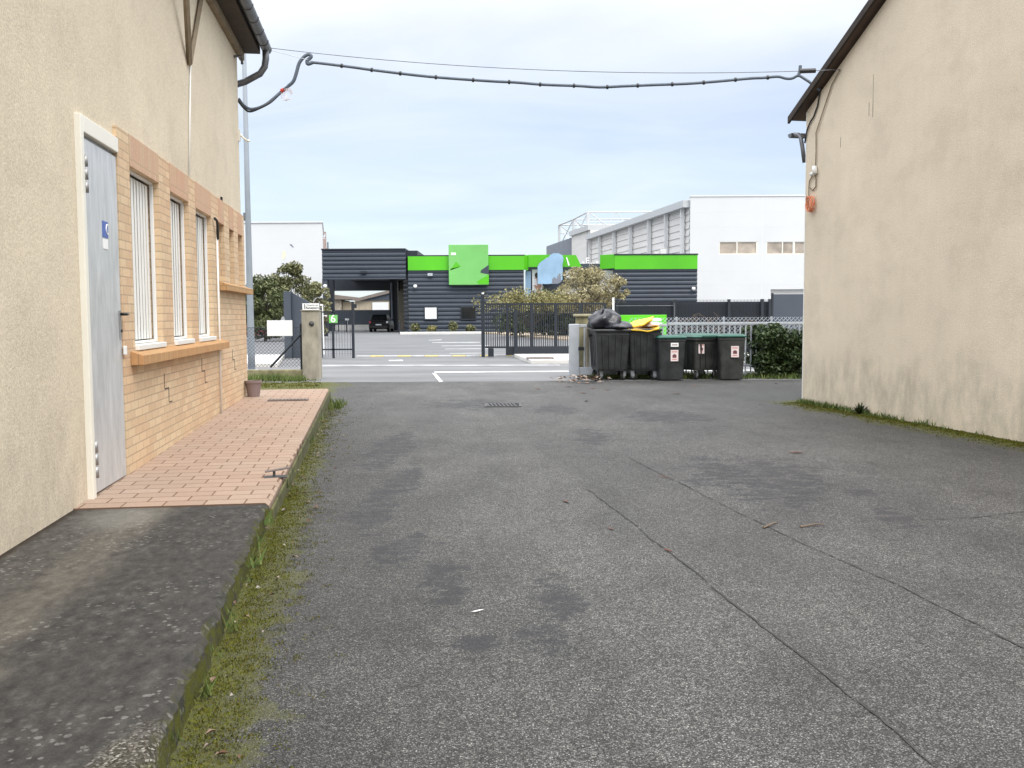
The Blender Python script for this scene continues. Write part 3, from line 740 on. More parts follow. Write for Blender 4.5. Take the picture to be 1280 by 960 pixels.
MB().tube([(-.02, .36, 5.37), (-.02, .36, 5.24), (-.02, .34, 5.12), (-.03, .27, 5.02), (-.04, .05, 4.90), (-.03, -.12, 4.84), (.06, -.24, 4.75), (.1, -.26, 4.6)], .05, 12).build('swan_neck', MT['zinc'], gut, smooth=True)
MB().tube([(.1, -.26, 4.62), (.1, -.26, .25)], .05, 12).build('downpipe', MT['pvc'], gut, smooth=True)

# ------------------------------------------------------------------ shed on the right
shed = thing('shed', 'grey-beige rendered gable wall of the shed opposite the brick windows', 'shed', (SO.x, SO.y, 0), SROT)
rx_, rz_ = -6.2, 4.55 + 6.2 * .479
gab = [(0, 0, -.2), (0, 0, 4.57), (rx_, 0, rz_), (-12.4, 0, 4.57), (-17, 0, 4.57), (-17, 0, -.2)]
MB().prism(gab, (0, -12, 0)).build('wall', MT['plaster2'], shed)
MB().box(-.004, .014, -.02, .006, 0, 4.55).build('lit_edge_strip', MT['pvc'], shed)  # added white strip: brightness of the wall's lit return put into its colour
r2 = MB()
for sgn, xe in ((1, .30), (-1, -12.7)):
    ze = 4.57 - .30 * .479 + .05
    r2.prism([(xe, .12, ze), (rx_, .12, rz_ + .05), (rx_, .12, rz_ + .12), (xe, .12, ze + .08)], (0, -12.2, 0))
rf2 = r2.build('roof', MT['rooftile'], shed)
ze = 4.57 - .34 * .479
MB().prism([(.34, .121, ze + .03), (rx_, .121, rz_ + .03), (rx_, .121, rz_ + .14), (.34, .121, ze + .135)], (0, .035, 0)).build('verge_board', MT['wood_dark'], rf2)
g = MB(); gx, gz = .37, ze - .12
g.prism([(gx + .065 * math.cos(pi + pi * k / 8), .10, gz + .07 * math.sin(pi + pi * k / 8)) for k in range(9)], (0, -12, 0)).build('gutter', MT['zinc'], rf2)
MB().tube([(gx - .06, .05, gz - .02), (gx - .2, .05, gz - .05), (.10, .05, gz - .10), (.07, .03, gz - .28), (.06, .0, gz - .50)], .032, 10).build('downpipe', MT['zinc'], rf2, smooth=True)
mk = MB()
for (px, y0, y1) in ((1092, 93, 146), (1086.5, 128, 145), (1051, 171, 184)):
    a_, b2 = sw(px, y0), sw(px, y1); MB().box(a_.x - .006, a_.x + .006, 0, .0025, b2.z, a_.z).build('hairline_crack', MT['concpost'], shed)

# cable run and coil on the shed wall
def swp(px, py, off=.02):
    p = sw(px, py, off); q = SO + _er * p.x + _nr * off; return Vector((q.x, q.y, p.z))
wc = thing('wall_cable', 'thin dark cable clipped down the shed wall ending in an orange coil', 'cable', swp(1020, 200))
MB().tube([swp(1050, 87), swp(1046, 94), swp(1040, 105), swp(1030, 135), swp(1020, 166), swp(1020, 190), swp(1019.5, 209)], .009, 6).build('cable', MT['bracket'], wc, world=True, smooth=True)
MB().tube([swp(1025, 114), swp(1022, 132), swp(1017, 146), swp(1013, 152), swp(1009, 162), swp(1007, 172), swp(1006, 179)], .012, 6).build('branch_cable', MT['blackcable'], wc, world=True, smooth=True)
MB().tube([swp(1016, 219), swp(1012, 226), swp(1011, 234), swp(1016, 238), swp(1020, 233), swp(1020, 225), swp(1018, 217)], .010, 6).tube([swp(1011, 232), swp(1011, 246)], .007, 6).build('loop', MT['bracket'], wc, world=True, smooth=True)
MB().tube([swp(1018, 208, .04), swp(1019, 217, .04)], .038, 8).tube([swp(1014, 218, .04), swp(1018.5, 216, .04)], .03, 8).build('junction', MT['pvc'], wc, world=True, smooth=True)
co_ = MB(); c0 = swp(1013, 255, .05); ex = Vector((_er.x, _er.y, 0))
for k in range(7):
    R_ = .105 + .012 * random.uniform(-1, 1); tl = random.uniform(-.35, .35); cc = c0 + ex * random.uniform(-.01, .02)
    co_.tube([cc + ex * (R_ * .8 * math.cos(a)) + Vector((0, 0, R_ * 1.05 * math.sin(a))) + Vector((_nr.x, _nr.y, 0)) * (.03 * math.sin(a + k) + .01 * k * .3) for a in np.linspace(0, 2 * pi, 20)], .007, 5, False)
co_.build('coil', MT['orange'], wc, world=True, smooth=True)
# the two spans between house and shed
oc = thing('overhead_cable', 'thick blue-grey ribbed cable sagging across the gap between both roofs', 'cable', at(700, 106, 15.0))
mainp = [(390, 78), (405, 79.5), (441, 84), (470, 88), (536, 95.7), (607, 101), (645, 103), (680, 105.8), (722, 107.3), (750, 109), (776, 107.8), (820, 106), (860, 104.5), (899, 101.5), (937, 98), (955, 97.2), (972, 95.7), (982, 98), (990, 98), (998, 94.5), (1005, 98), (1014, 104), (1025, 113)]
def cy(x): return 15.0 if x < 980 else 15.0 + (x - 980) / 45 * (swp(1025, 113).y - 15.0)
def smooth_pts(P, n=4):
    P = [Vector(p) for p in P]; out = []
    for i in range(len(P) - 1):
        a, b_, c, d = P[max(0, i - 1)], P[i], P[i + 1], P[min(len(P) - 1, i + 2)]
        for k in range(n):
            t = k / n; out.append(.5 * ((2 * b_) + (c - a) * t + (2 * a - 5 * b_ + 4 * c - d) * t * t + (3 * b_ - a - 3 * c + d) * t ** 3))
    return out + [P[-1]]
MB().tube(smooth_pts([at(x, y, cy(x)) for x, y in mainp]), .022, 8).build('span', MT['cable'], oc, world=True, smooth=True)
tp = smooth_pts([at(x, y, cy(x)) for x, y in mainp[:17]], 8); tie = MB(); acc = 0
for a_, b2 in zip(tp, tp[1:]):
    acc += (b2 - a_).length
    if acc > .46: acc = 0; d = (b2 - a_).normalized() * .015; MB().tube([a_ - d, a_ + d], .034, 8).build('cable_tie', MT['blackcable'], oc, world=True)
lp = [(391, 78, 15), (385, 80, 15), (384, 76, 15), (389, 71, 15), (386, 68, 15), (380, 71, 15), (374, 79, 15), (370.5, 91, 15), (367, 101, 15), (361, 107, 15), (352, 114, 15), (343, 122, 14.95), (333, 130, 14.9), (322, 135, 14.85), (312, 136, 14.8), (304, 131, 14.72), (298, 123, 14.66)]
MB().tube(smooth_pts([at(*p) for p in lp]), [.028] * 37 + [.022] * 28, 8).build('drop_loop', MT['cable'], oc, world=True, smooth=True)
MB().tube(smooth_pts([at(*p) for p in [(361, 107, 15.02), (348, 119, 15), (338, 128, 14.9), (325, 135, 14.85), (312, 139.5, 14.8), (304, 134, 14.72), (297, 125, 14.66)]]), .016, 6).build('drop_wire', MT['blackcable'], oc, world=True, smooth=True)
q = MB()
for k in range(4):
    c0 = at(357 + k * 1.5, 119 - k * .6, 15)
    q.tube([c0 + Vector((.07 * math.cos(a) * (1 - .1 * k), .02 * math.sin(a * 2 + k), .085 * math.sin(a))) for a in np.linspace(0, 5.4, 14)], .004, 5)
q.build('tail_wires', MT['sticker'], oc, world=True)
MB().tube([at(351, 114, 15), at(355, 112, 15)], .032, 8).build('tie_wrap', MT['red'], oc, world=True)
MB().tube([at(998, 95, cy(998)), at(1000, 88, cy(998)), at(1000.5, 82, cy(998))], .026, 8).build('loose_end', MT['cable'], oc, world=True)
mw_ = thing('messenger_wire', 'thin pale wire running straight above the thick sagging cable', 'wire', at(700, 80, 15))
e1 = hw(-.14, .40, 5.43); e2 = swp(1050, 87)
wp = []
for k in range(25):
    t = k / 24; p = e1.lerp(e2, t); p.z -= .34 * 4 * t * (1 - t) * .5; wp.append(p)
MB().tube(wp, .0055, 5).build('wire', MT['zinc'], mw_, world=True)
MB().tube([wp[22].lerp(wp[23], .35), wp[23]], .035, 8).build('insulator', MT['blackcable'], mw_, world=True)
MB().tube([hw(-.14, .40, 5.40), at(389, 76, 15)], .004, 5).build('stay', MT['galv'], mw_, world=True)

# ------------------------------------------------------------------ small things on the ground near by
b = G(315, 495, .24); pot = thing('flower_pot', 'small mauve-grey clay pot standing at the brick corner', 'flower pot', (b.x + .03, b.y - .02, .235))
MB().lathe([(.085, 0), (.115, .20), (.125, .20), (.125, .235), (.108, .235), (.10, .19)], n=20).build('pot', MT['pot'], pot, smooth=False)
MB().lathe([(.10, .19), (.05, .205), (.002, .205)], n=14).build('soil', MT['soil'], pot)
b = G(346, 596, .14); sc = thing('boot_scraper', 'rusty iron boot scraper on the edge of the tiles', 'boot scraper', (b.x, b.y, .12), HROT + .15)
MB().box(-.05, .05, -.10, .08, .016, .026).build('base_plate', MT['iron'], sc, bevel=.003)
MB().tube([(0, -.02, .022), (0, -.02, .068)], .010, 6).build('post', MT['iron'], sc)
MB().prism([(-.03, -.09, .060), (.03, -.09, .060), (.03, .10, .084), (-.03, .10, .084)], (0, 0, .010)).build('blade', MT['slot'], sc, bevel=.003)
b = G(362, 500, .235); dg = thing('drain_slot', 'narrow rusty drain slot let into the terracotta tiles', 'drain', (b.x, b.y, .225), HROT)
bl = MB(); bl.box(-.06, .06, -.30, .26, -.02, .020).build('frame', MT['slot'], dg, bevel=.004)
bl = MB()
for k in range(11): bl.box(-.04, .04, -.28 + k * .048, -.255 + k * .048, .020, .024)
bl.build('bars', MT['iron'], dg)
b = G(629, 507); sg = thing('storm_drain', 'square cast iron storm drain grating in the asphalt', 'drain', (b.x, b.y, .002))
MB().box(-.30, .30, -.38, -.33, 0, .012).box(-.30, .30, .33, .38, 0, .012).box(-.35, -.30, -.38, .38, 0, .012).box(.30, .35, -.38, .38, 0, .012).build('frame', MT['iron'], sg)
MB().box(-.30, .30, -.33, .33, 0, .003).build('pit', MT['dark'], sg)
gr = MB()
for k in range(8):
    x = -.27 + k * .072; gr.prism([(x, -.33, .004), (x + .035, -.33, .004), (x - .03, .33, .004), (x - .065, .33, .004)], (0, 0, .010))
gr.build('grating', MT['iron'], sg); sg.scale = (.82, .7, 1)
# twigs and single leaves
twg = [((954, 661), (972, 654), 'short forked dry twig lying beside the long asphalt joint'), ((1000, 660), (1032, 657), 'long straight dry twig lying across the asphalt')]
for (a_, b2, lab) in twg:
    A, B = G(*a_), G(*b2); t = tag(MB().tube([A + Vector((0, 0, .008)), A.lerp(B, .5) + Vector((.02, .02, .014)), B + Vector((0, 0, .006))], [.008, .006, .003], 5).build('twig', MT['twig']), lab, 'twig')
def leaf(px, py, s, lab, m='dryleaf', grp=None, name='dry_leaf', asp=1.6):
    g = G(px, py); mb = MB(); a = random.uniform(0, 6.28); c, d = math.cos(a), math.sin(a); pts = []
    for (u, v, h) in ((-1, 0, .1), (-.45, .42, .25), (.3, .38, .3), (1, 0, .5), (.3, -.38, .35), (-.45, -.42, .2)):
        u *= s * asp * .5; v *= s * .5; pts.append((g.x + u * c - v * d, g.y + u * d + v * c, .004 + h * s * .35))
    mb.add(pts + [(g.x, g.y, .008)], [(6, i, (i + 1) % 6) for i in range(6)])
    return tag(mb.build(name, MT[m]), lab, 'leaf', grp)
leaf(997, 567, .13, 'curled reddish brown leaf lying apart from the dark damp patch')
leaf(708, 628, .07, 'small dark leaf lying alone near the middle of the asphalt')
leaf(764, 662, .05, 'tiny dark leaf close to the long asphalt joint')
leaf(829, 597, .06, 'tiny brown leaf just left of the dark damp patch')
leaf(835, 689, .05, 'tiny leaf right on the long joint of the asphalt')
leaf(597, 765, .035, 'tiny white scrap of paper on the open asphalt', 'whiteplain', name='paper_scrap', asp=2.4)
for (px, py) in ((742, 486), (760, 488), (728, 492), (710, 484), (672, 487), (733, 502), (970, 480), (868, 483), (845, 493)):
    leaf(px, py, .12, 'small dry leaf scattered on the asphalt before the bins', grp='dry leaves scattered before the bins')

# moss, grass and litter
moss = MB()
def tuft(mb, x, y, z, r, n, h, asp=.35):
    for _ in range(n):
        a = random.uniform(0, 6.28); q = r * random.random() ** .6; X, Y_ = x + q * math.cos(a), y + q * math.sin(a)
        b_ = random.uniform(0, 6.28); w = h * asp; l = h * random.uniform(.5, 1.2); lx, ly = random.uniform(-.6, .6) * l, random.uniform(-.6, .6) * l
        mb.add([(X - w * math.cos(b_) * .5, Y_ - w * math.sin(b_) * .5, z), (X + w * math.cos(b_) * .5, Y_ + w * math.sin(b_) * .5, z), (X + lx, Y_ + ly, z + l)], [(0, 1, 2)])
def kedge(s): return hw(s, kerb_n(s))
s = -.6
while s < 13.2:
    near = s > 7
    for _ in range(26 if near else 8):
        d = abs(random.gauss(0, .16)) + .01
        if random.random() < math.exp(-d * 3.2):
            p = hw(s + random.uniform(-.05, .05), kerb_n(s) + .02 + d)
            tuft(moss, p.x, p.y, 0, .04, 9 if near else 5, random.uniform(.004, .010) if near else random.uniform(.007, .014), .9)
    s += .045
for k in range(2600):
    l = -random.uniform(0, 7.5); d = abs(random.gauss(0, .20)) + .01; q = SO + _er * l + _nr * d
    tuft(moss, q.x, q.y, 0, .06, 5, random.uniform(.008, .018), .9)
for k in range(260):
    g = G(random.uniform(312, 400), random.uniform(474, 485)); tuft(moss, g.x, g.y, 0, .1, 6, .025, .8)
stuff(moss.build('moss', MT['moss']), 'yellow-green moss growing along the kerb and wall foot', 'moss')
grs = MB(); s = -.5
while s < 12.6:
    if random.random() < .13:
        p = hw(s, kerb_n(s) + random.uniform(.0, .04)); h = random.choice([.02, .03, .04, .06, .09]) * random.uniform(.7, 1.2)
        tuft(grs, p.x, p.y, random.uniform(0, .07), .03, random.randint(5, 14), h, .16)
    s += .035
for k in range(30):
    p = hw(random.uniform(-.7, .2), kerb_n(-.5) + random.uniform(.02, .25)); tuft(grs, p.x, p.y, 0, .06, 8, .12, .12)
for k in range(200):
    l = -abs(random.gauss(0, 1.6)); q = SO + _er * l + _nr * random.uniform(.01, .1); tuft(grs, q.x, q.y, 0, .04, 7, random.uniform(.03, .10), .22)
for k in range(900):     # verge at the foot of the fences
    g = G(random.uniform(742, 1003), 474 + random.uniform(-4.5, .6)); tuft(grs, g.x, g.y + .2, 0, .10, 6, random.uniform(.05, .16), .15)
for k in range(240):
    g = G(random.uniform(312, 380), 476 + random.uniform(-2.5, 1)); tuft(grs, g.x, g.y, 0, .10, 7, random.uniform(.05, .17), .15)
stuff(grs.build('grass', MT['grass']), 'short weeds and grass along kerb edge, fences and wall', 'grass')
lit = MB()
for k in range(75):
    g = G(random.gauss(728, 16), 477 + random.uniform(-2.5, 2.5) + abs(random.gauss(0, .7))); s_ = random.uniform(.03, .10); a = random.uniform(0, 6.28); h = random.uniform(.01, .10)
    lit.quad((g.x - s_ * math.cos(a), g.y - s_ * math.sin(a), h), (g.x + s_ * .5 * math.sin(a), g.y - s_ * .5 * math.cos(a), h + random.uniform(-.01, .05)), (g.x + s_ * math.cos(a), g.y + s_ * math.sin(a), h + .02), (g.x - s_ * .5 * math.sin(a), g.y + s_ * .5 * math.cos(a), h + random.uniform(-.01, .05)))
for k in range(70):
    s_ = random.uniform(0, 12); p = hw(s_, kerb_n(s_) + abs(random.gauss(.12, .12))); q = random.uniform(.006, .018); a = random.uniform(0, 6.28); c, d = math.cos(a), math.sin(a)
    lit.quad((p.x - q * 1.6 * c, p.y - q * 1.6 * d, .015), (p.x + q * d, p.y - q * c, .03), (p.x + q * 1.6 * c, p.y + q * 1.6 * d, .02), (p.x - q * d, p.y + q * c, .025))
stuff(lit.build('leaf_litter', MT['litter']), 'dry leaf litter heaped by the silver gate and along the kerb', 'leaf litter')
g = swp(1075, 518, .10); wd = thing('weed_plant', 'small dark leafy weed sprouting at the foot of the shed wall', 'weed', (g.x, g.y, 0))
lv = MB()
for k in range(90):
    a = random.uniform(0, 6.28); el = random.uniform(.25, 1.4); L_ = random.uniform(.08, .19); d = Vector((math.cos(a) * math.cos(el), math.sin(a) * math.cos(el), math.sin(el))); sd = d.cross(Vector((0, 0, 1))).normalized() * .018
    lv.add([d * .02, d * L_ * .6 + sd, d * L_, d * L_ * .6 - sd], [(0, 1, 2, 3)])
lv.build('leaves', MT['leaf_dark'], wd); MB().tube([(0, 0, -.02), (0, 0, .08)], .01, 6).build('stem', MT['bark'], wd)

# ------------------------------------------------------------------ bins
def rrect(w, d, z, r=.05, n=4, cx=0, cy=0):
    P = []
    for (sx, sy, a0) in ((1, 1, 0), (-1, 1, pi / 2), (-1, -1, pi), (1, -1, 3 * pi / 2)):
        for k in range(n + 1):
            a = a0 + pi / 2 * k / n; P.append((cx + sx * (w / 2 - r) + r * math.cos(a), cy + sy * (d / 2 - r) + r * math.sin(a), z))
    return P
def wheel_parts(parent, x, y, r, w, steer=0.0):
    c, s_ = math.cos(steer), math.sin(steer)
    def T(px, py, pz): return (x + px * c - py * s_, y + px * s_ + py * c, pz)
    f = MB()
    for sg in (-1, 1): f.prism([T(-.03, sg * (w / 2 + .008), r - .01), T(.05, sg * (w / 2 + .008), r - .01), T(.045, sg * (w / 2 + .008), 2 * r + .03), T(-.06, sg * (w / 2 + .008), 2 * r + .03)], (0.006 * -s_ * sg, .006 * c * sg, 0))
    f.box(x - .06, x + .06, y - .05, y + .05, 2 * r + .03, 2 * r + .06)
    ca = f.build('caster', MT['galv'], parent)
    MB().tube([T(0, -w / 2, r), T(0, w / 2, r)], r, 16).build('tyre', MT['rubber'], ca, bevel=.008)
    MB().tube([T(0, -w / 2 - .004, r), T(0, w / 2 + .004, r)], r * .5, 12).build('hub', MT['steel'], ca)
def big_bin(label, loc, rot, w=.74, d=1.15, h=1.10, lidmat=None, bodym='bin', group=None):
    t = thing('wheelie_bin', label, 'bin', loc, rot, group)
    zb, zr = .20, h
    bd = MB(); rings = []
    for (f, z, r) in ((.84, zb, .08), (.87, zb + .05, .08), (.98, zr - .08, .05), (.98, zr, .05)): rings.append(rrect(w * f, d * (f if f < .9 else f), z, r))
    bd.loft(rings)
    body = bd.build('body', MT[bodym], t, smooth=False, bevel=.006)
    rb = MB()      # moulded stiffening ribs on the four sides
    for sy in (-1, 1):
        for fx in (-.30, -.1, .10, .30):
            x0 = fx * w; rb.prism([(x0 * .84 - .016, sy * d * .435, zb + .08), (x0 * .84 + .016, sy * d * .435, zb + .08), (x0 + .016, sy * d * .484, zr - .12), (x0 - .016, sy * d * .484, zr - .12)], (0, sy * .026, 0))
        rb.box(-w * .46, w * .46, sy * d * .485 - .012, sy * d * .485 + .022, zr - .125, zr - .085)
    for sx in (-1, 1):
        for fy in (-.34, -.12, .12, .34):
            y0 = fy * d; rb.prism([(sx * w * .435, y0 * .84 - .012, zb + .08), (sx * w * .435, y0 * .84 + .012, zb + .08), (sx * w * .484, y0 + .012, zr - .12), (sx * w * .484, y0 - .012, zr - .12)], (sx * .014, 0, 0))
    rb.build('ribs', MT[bodym], body)
    rim = MB(); rim.loft([rrect(w * 1.06, d * 1.05, zr - .05, .05), rrect(w * 1.08, d * 1.07, zr - .02, .05), rrect(w * 1.06, d * 1.05, zr + .004, .05)])
    rim.build('rim', MT[bodym], t, bevel=.006)
    for sx in (-1, 1): MB().tube([(sx * w * .5, 0, zr - .13), (sx * (w * .5 + .075), 0, zr - .13)], .03, 12).tube([(sx * (w * .5 + .05), 0, zr - .13), (sx * (w * .5 + .065), 0, zr - .13)], .05, 12).build('trunnion', MT['rubber'], t)
    for sx in (-1, 1):
        for sy in (-1, 1): wheel_parts(t, sx * w * .33, sy * d * .33, .095, .05, random.uniform(-1.2, 1.2))
    if lidmat:
        ld = MB(); ld.loft([rrect(w * 1.10, d * 1.09, zr + .008, .06), rrect(w * 1.12, d * 1.11, zr + .03, .06), rrect(w * 1.0, d * 1.0, zr + .075, .10), rrect(w * .6, d * .6, zr + .10, .10)])
        ld.build('lid', MT[lidmat], t, bevel=.008)
        MB().tube([(-w * .3, -d * .57, zr + .03), (-w * .3, -d * .60, zr + .05), (w * .3, -d * .60, zr + .05), (w * .3, -d * .57, zr + .03)], .014, 6).build('handle', MT[lidmat], t)
    return t
def sticker(t, x, y, z, w, h, tilt=0.0, mark_=True, base='sticker'):
    s_ = MB().box(x - w / 2, x + w / 2, y - .003, y, z - h / 2, z + h / 2).build('sticker', MT['sticker' if mark_ else 'whiteplain'], t)
    if mark_:
        MB().prism([(x - w * .26, y - .0045, z - h * .2), (x + w * .26, y - .0045, z - h * .2), (x + w * .26, y - .0045, z + h * .05), (x, y - .0045, z + h * .14), (x - w * .26, y - .0045, z + h * .05)], (0, .0012, 0)).build('print', MT['stickermark'], s_)
        MB().box(x - w * .38, x + w * .38, y - .0045, y - .0033, z + h * .30, z + h * .36).box(x - w * .3, x + w * .3, y - .0045, y - .0033, z - h * .36, z - h * .31).build('line', MT['red'], s_)
    else:
        MB().box(x - w * .36, x + w * .36, y - .0045, y - .0033, z - h * .12, z + h * .08).build('line', MT['stickermark'], s_)
def small_bin(label, loc, rot, w=.56, d=.62, h=.93, group=None, bodym='bin', note=False):
    t = thing('wheelie_bin', label, 'bin', loc, rot, group)
    b = MB().loft([rrect(w * .86, d * .78, .02, .05), rrect(w * .89, d * .84, .3, .05), rrect(w * .97, d * .97, h - .06, .05), rrect(w * 1.0, d * 1.0, h - .055, .05), rrect(w * 1.0, d * 1.0, h, .05)]).build('body', MT[bodym], t, bevel=.006)
    l = MB().loft([rrect(w * 1.06, d * 1.06, h + .004, .06), rrect(w * 1.07, d * 1.07, h + .03, .06), rrect(w * .9, d * .92, h + .065, .08), rrect(w * .5, d * .5, h + .078, .08)]).build('lid', MT['binlid'], t, bevel=.006)
    MB().tube([(-w * .42, d * .50, h - .02), (-w * .42, d * .60, h - .02), (w * .42, d * .60, h - .02), (w * .42, d * .50, h - .02)], .017, 8).build('handle', MT[bodym], t)
    for sx in (-1, 1):
        wl = MB().tube([(sx * w * .44, d * .40, .11), (sx * w * .54, d * .40, .11)], .11, 18).build('wheel', MT['rubber'], t, bevel=.01)
        MB().tube([(sx * (w * .54 - .005), d * .40, .11), (sx * (w * .54 + .006), d * .40, .11)], .055, 12).build('hub', MT['steel'], wl)
    fy = lambda z: -(d * .5) * (.84 + .13 * max(0, (z - .3) / (h - .36))) - .004
    z_ = h * .60 if note else h * .67
    sticker(t, .05, fy(z_ + .12), z_, .165, .24)
    if note: sticker(t, .05, fy(h - .07) , h - .13, .165, .085, mark_=False)
    return t
BG = None
bA = G(764, 475.5); bB = G(807, 475.2); bC = G(839, 476); bD = G(880, 475.3); bE = G(916, 475.6)
binA = big_bin('tall charcoal bin heaped with black bags, next to the silver gate post', (bA.x, bA.y + .50, 0), .06, .76, 1.15, 1.10)
binB = big_bin('tall charcoal bin with a torn yellow sack hanging over its rim', (bB.x - .0, bB.y + .52, 0), -.04, .70, 1.15, 1.11)
binC = small_bin('narrow dark bin with two stickers and a green lid', (bC.x, bC.y + .30, 0), .05, .60, .66, .90, note=True)
binD = big_bin('low four-wheeled bin with a green lid between two narrow bins', (bD.x, bD.y + .62, 0), .32, .74, .98, .90, 'binlid', 'bin2')
sticker(binD, -.20, -.475, .68, .14, .22)
binE = small_bin('narrow dark bin with one sticker, nearest to the bush', (bE.x, bE.y + .30, 0), -.03, .56, .62, .92, bodym='bin2')
# sacks
def blob(name, label, cat, c, r, m, seed, amp=.22, sq=1.0, ears=True):
    rnd = np.random.RandomState(seed); nu, nv = 44, 28; vs = []; fs = []
    ph = rnd.uniform(0, 6.28, (9, 2)); fr = rnd.randint(1, 6, (9, 2))
    for j in range(nv + 1):
        th = pi * j / nv
        for i in range(nu):
            a = 2 * pi * i / nu
            k = 1 + amp * sum(math.sin(fr[q, 0] * a + ph[q, 0]) * math.sin(fr[q, 1] * th + ph[q, 1]) for q in range(9)) / 3
            z = math.cos(th) * k; zz = z if z > -.45 else -.45 + (z + .45) * .25
            vs.append((c[0] + r[0] * math.sin(th) * math.cos(a) * k, c[1] + r[1] * math.sin(th) * math.sin(a) * k, c[2] + r[2] * zz))
    for j in range(nv):
        for i in range(nu): fs.append((j * nu + i, (j + 1) * nu + i, (j + 1) * nu + (i + 1) % nu, j * nu + (i + 1) % nu))
    o = MB().add(vs, fs).build(name, MT[m], smooth=True); return tag(o, label, cat)
pA1 = at(755, 402.5, bA.y + .45); pA2 = at(774, 409, bA.y + .30)
blob('rubbish_bag', 'plump black rubbish bag, topmost of the heap on the tall bin', 'rubbish bag', pA1, (.36, .36, .27), 'bag', 3, .24)
blob('rubbish_bag', 'flattened black rubbish bag drooping over the right of the bin rim', 'rubbish bag', (pA2.x, pA2.y, pA2.z), (.30, .40, .12), 'bag', 9)
def sheet(pix, Y0, Y1, wav, m, name, label, th=.012, nx=22, ny=8, seed=1):
    """crumpled film hung between an upper and a lower edge given in the photo's points"""
    top, bot = pix; rnd = np.random.RandomState(seed); ph = rnd.uniform(0, 6.28, 6); vs = []; fs = []
    def samp(L_, t):
        f = t * (len(L_) - 1); i = min(int(f), len(L_) - 2); q = f - i; return [L_[i][k] * (1 - q) + L_[i + 1][k] * q for k in (0, 1)]
    for j in range(ny + 1):
        v = j / ny
        for i in range(nx + 1):
            t = i / nx; a, b_ = samp(top, t), samp(bot, t); x = a[0] * (1 - v) + b_[0] * v; y = a[1] * (1 - v) + b_[1] * v
            Y = Y1 * (1 - v) + Y0 * v + wav * (math.sin(t * 9 + ph[0] + v * 2) * .5 + math.sin(t * 17 + ph[1] - v * 4) * .35 + math.sin(v * 8 + ph[2] + t * 3) * .4)
            vs.append(at(x, y, Y))
    for j in range(ny):
        for i in range(nx): fs.append((j * (nx + 1) + i, j * (nx + 1) + i + 1, (j + 1) * (nx + 1) + i + 1, (j + 1) * (nx + 1) + i))
    mb = MB().add(vs, fs); return mb
yb = bB.y
ys = thing('yellow_sack', 'torn yellow sack draped over the rim of the tall bin', 'sack', at(805, 410, yb + .4))
o1 = sheet(([(784, 406), (795, 401), (806, 399), (817, 396)], [(784, 407.5), (792, 408.6), (803, 407), (815, 399.5)]), yb + .2, yb + .75, .05, 'yellow', '', '').build('upper_flap', MT['yellow'], ys, world=True, smooth=True)
o2 = sheet(([(786, 409), (797, 408), (811, 408.3), (824, 407.6)], [(785, 412.2), (800, 413), (810, 414.4), (824, 411)]), yb - .12, yb + .85, .03, 'yellow', '', '', seed=4).build('lower_fold', MT['yellow'], ys, world=True, smooth=True)
for o in (o1, o2):
    s_ = o.modifiers.new('solid', 'SOLIDIFY'); s_.thickness = .03; s_.offset = 0
blob('rubbish_bag', 'pale crumpled rubbish showing between the yellow folds', 'rubbish', at(812, 406, yb + .55), (.20, .25, .07), 'sticker', 14)

# ------------------------------------------------------------------ frontage: gate, fences, bush
YF = 21.6
gat = thing('sliding_gate', 'silver barred sliding gate with a broad end post beside the bins', 'gate', (at(718, 475, YF).x, YF, 0))
P0 = at(711, 405, YF); x0 = P0.x; zt = at(720, 405, YF).z; xe = at(834, 404, YF).x
MB().box(x0, x0 + .23, YF - .06, YF + .06, .05, zt).build('end_post', MT['gatebar'], gat, world=True, bevel=.012)
MB().box(x0 + .23, xe, YF - .03, YF + .03, zt - .07, zt - .01).build('top_rail', MT['gatebar'], gat, world=True, bevel=.006)
MB().box(x0 + .23, xe, YF - .04, YF + .04, .07, .24).build('bottom_beam', MT['gatebar'], gat, world=True, bevel=.006)
br = MB(); x = x0 + .35
while x < xe - .05: br.box(x - .018, x + .018, YF - .018, YF + .018, .24, zt - .07); x += .135
br.build('bars', MT['gatebar'], gat, world=True)
MB().box(x0 + .21, x0 + .34, YF - .075, YF - .061, .62, .70).build('lock_box', MT['handle'], gat, world=True)
pl = thing('gate_pillar', 'old capped concrete pillar standing behind the silver gate', 'pillar', (at(727, 475, YF + .5).x, YF + .5, 0))
xc = at(728, 400, YF + .5).x; zc = at(728, 393, YF + .5).z
MB().box(xc - .15, xc + .15, YF + .35, YF + .65, 0, zc - .05).build('shaft', MT['concdirty'], pl, world=True, bevel=.01)
MB().box(xc - .20, xc + .20, YF + .30, YF + .70, zc - .048, zc + .01).build('cap', MT['concstain'], pl, world=True, bevel=.012)
xc = at(740, 440, YF + .12).x
MB().box(xc - .12, xc + .10, YF + .10, YF + .28, 0, at(740, 408, YF).z)
pr = tag(MB().box(xc - .13, xc + .02, YF + .10, YF + .25, 0, 1.16).build('gate_guide_post', MT['concpost'], bevel=.012), 'grey concrete guide post half hidden behind the black-bagged bin', 'post')
fen = thing('picket_fence', 'white metal bar fence running behind the green-lidded bins to the bush', 'fence', (at(920, 470, YF).x, YF, 0))
xs0, xs1 = xe + .02, at(1003, 404, YF).x + 1.2; zt2 = at(920, 404, YF).z
MB().box(xs0, xs1, YF - .025, YF + .025, zt2 - .035, zt2 + .02).box(xs0, xs1, YF - .025, YF + .025, .24, .29).build('rails', MT['gatebar'], fen, world=True, bevel=.005)
x = xs0 + .05; k = 0
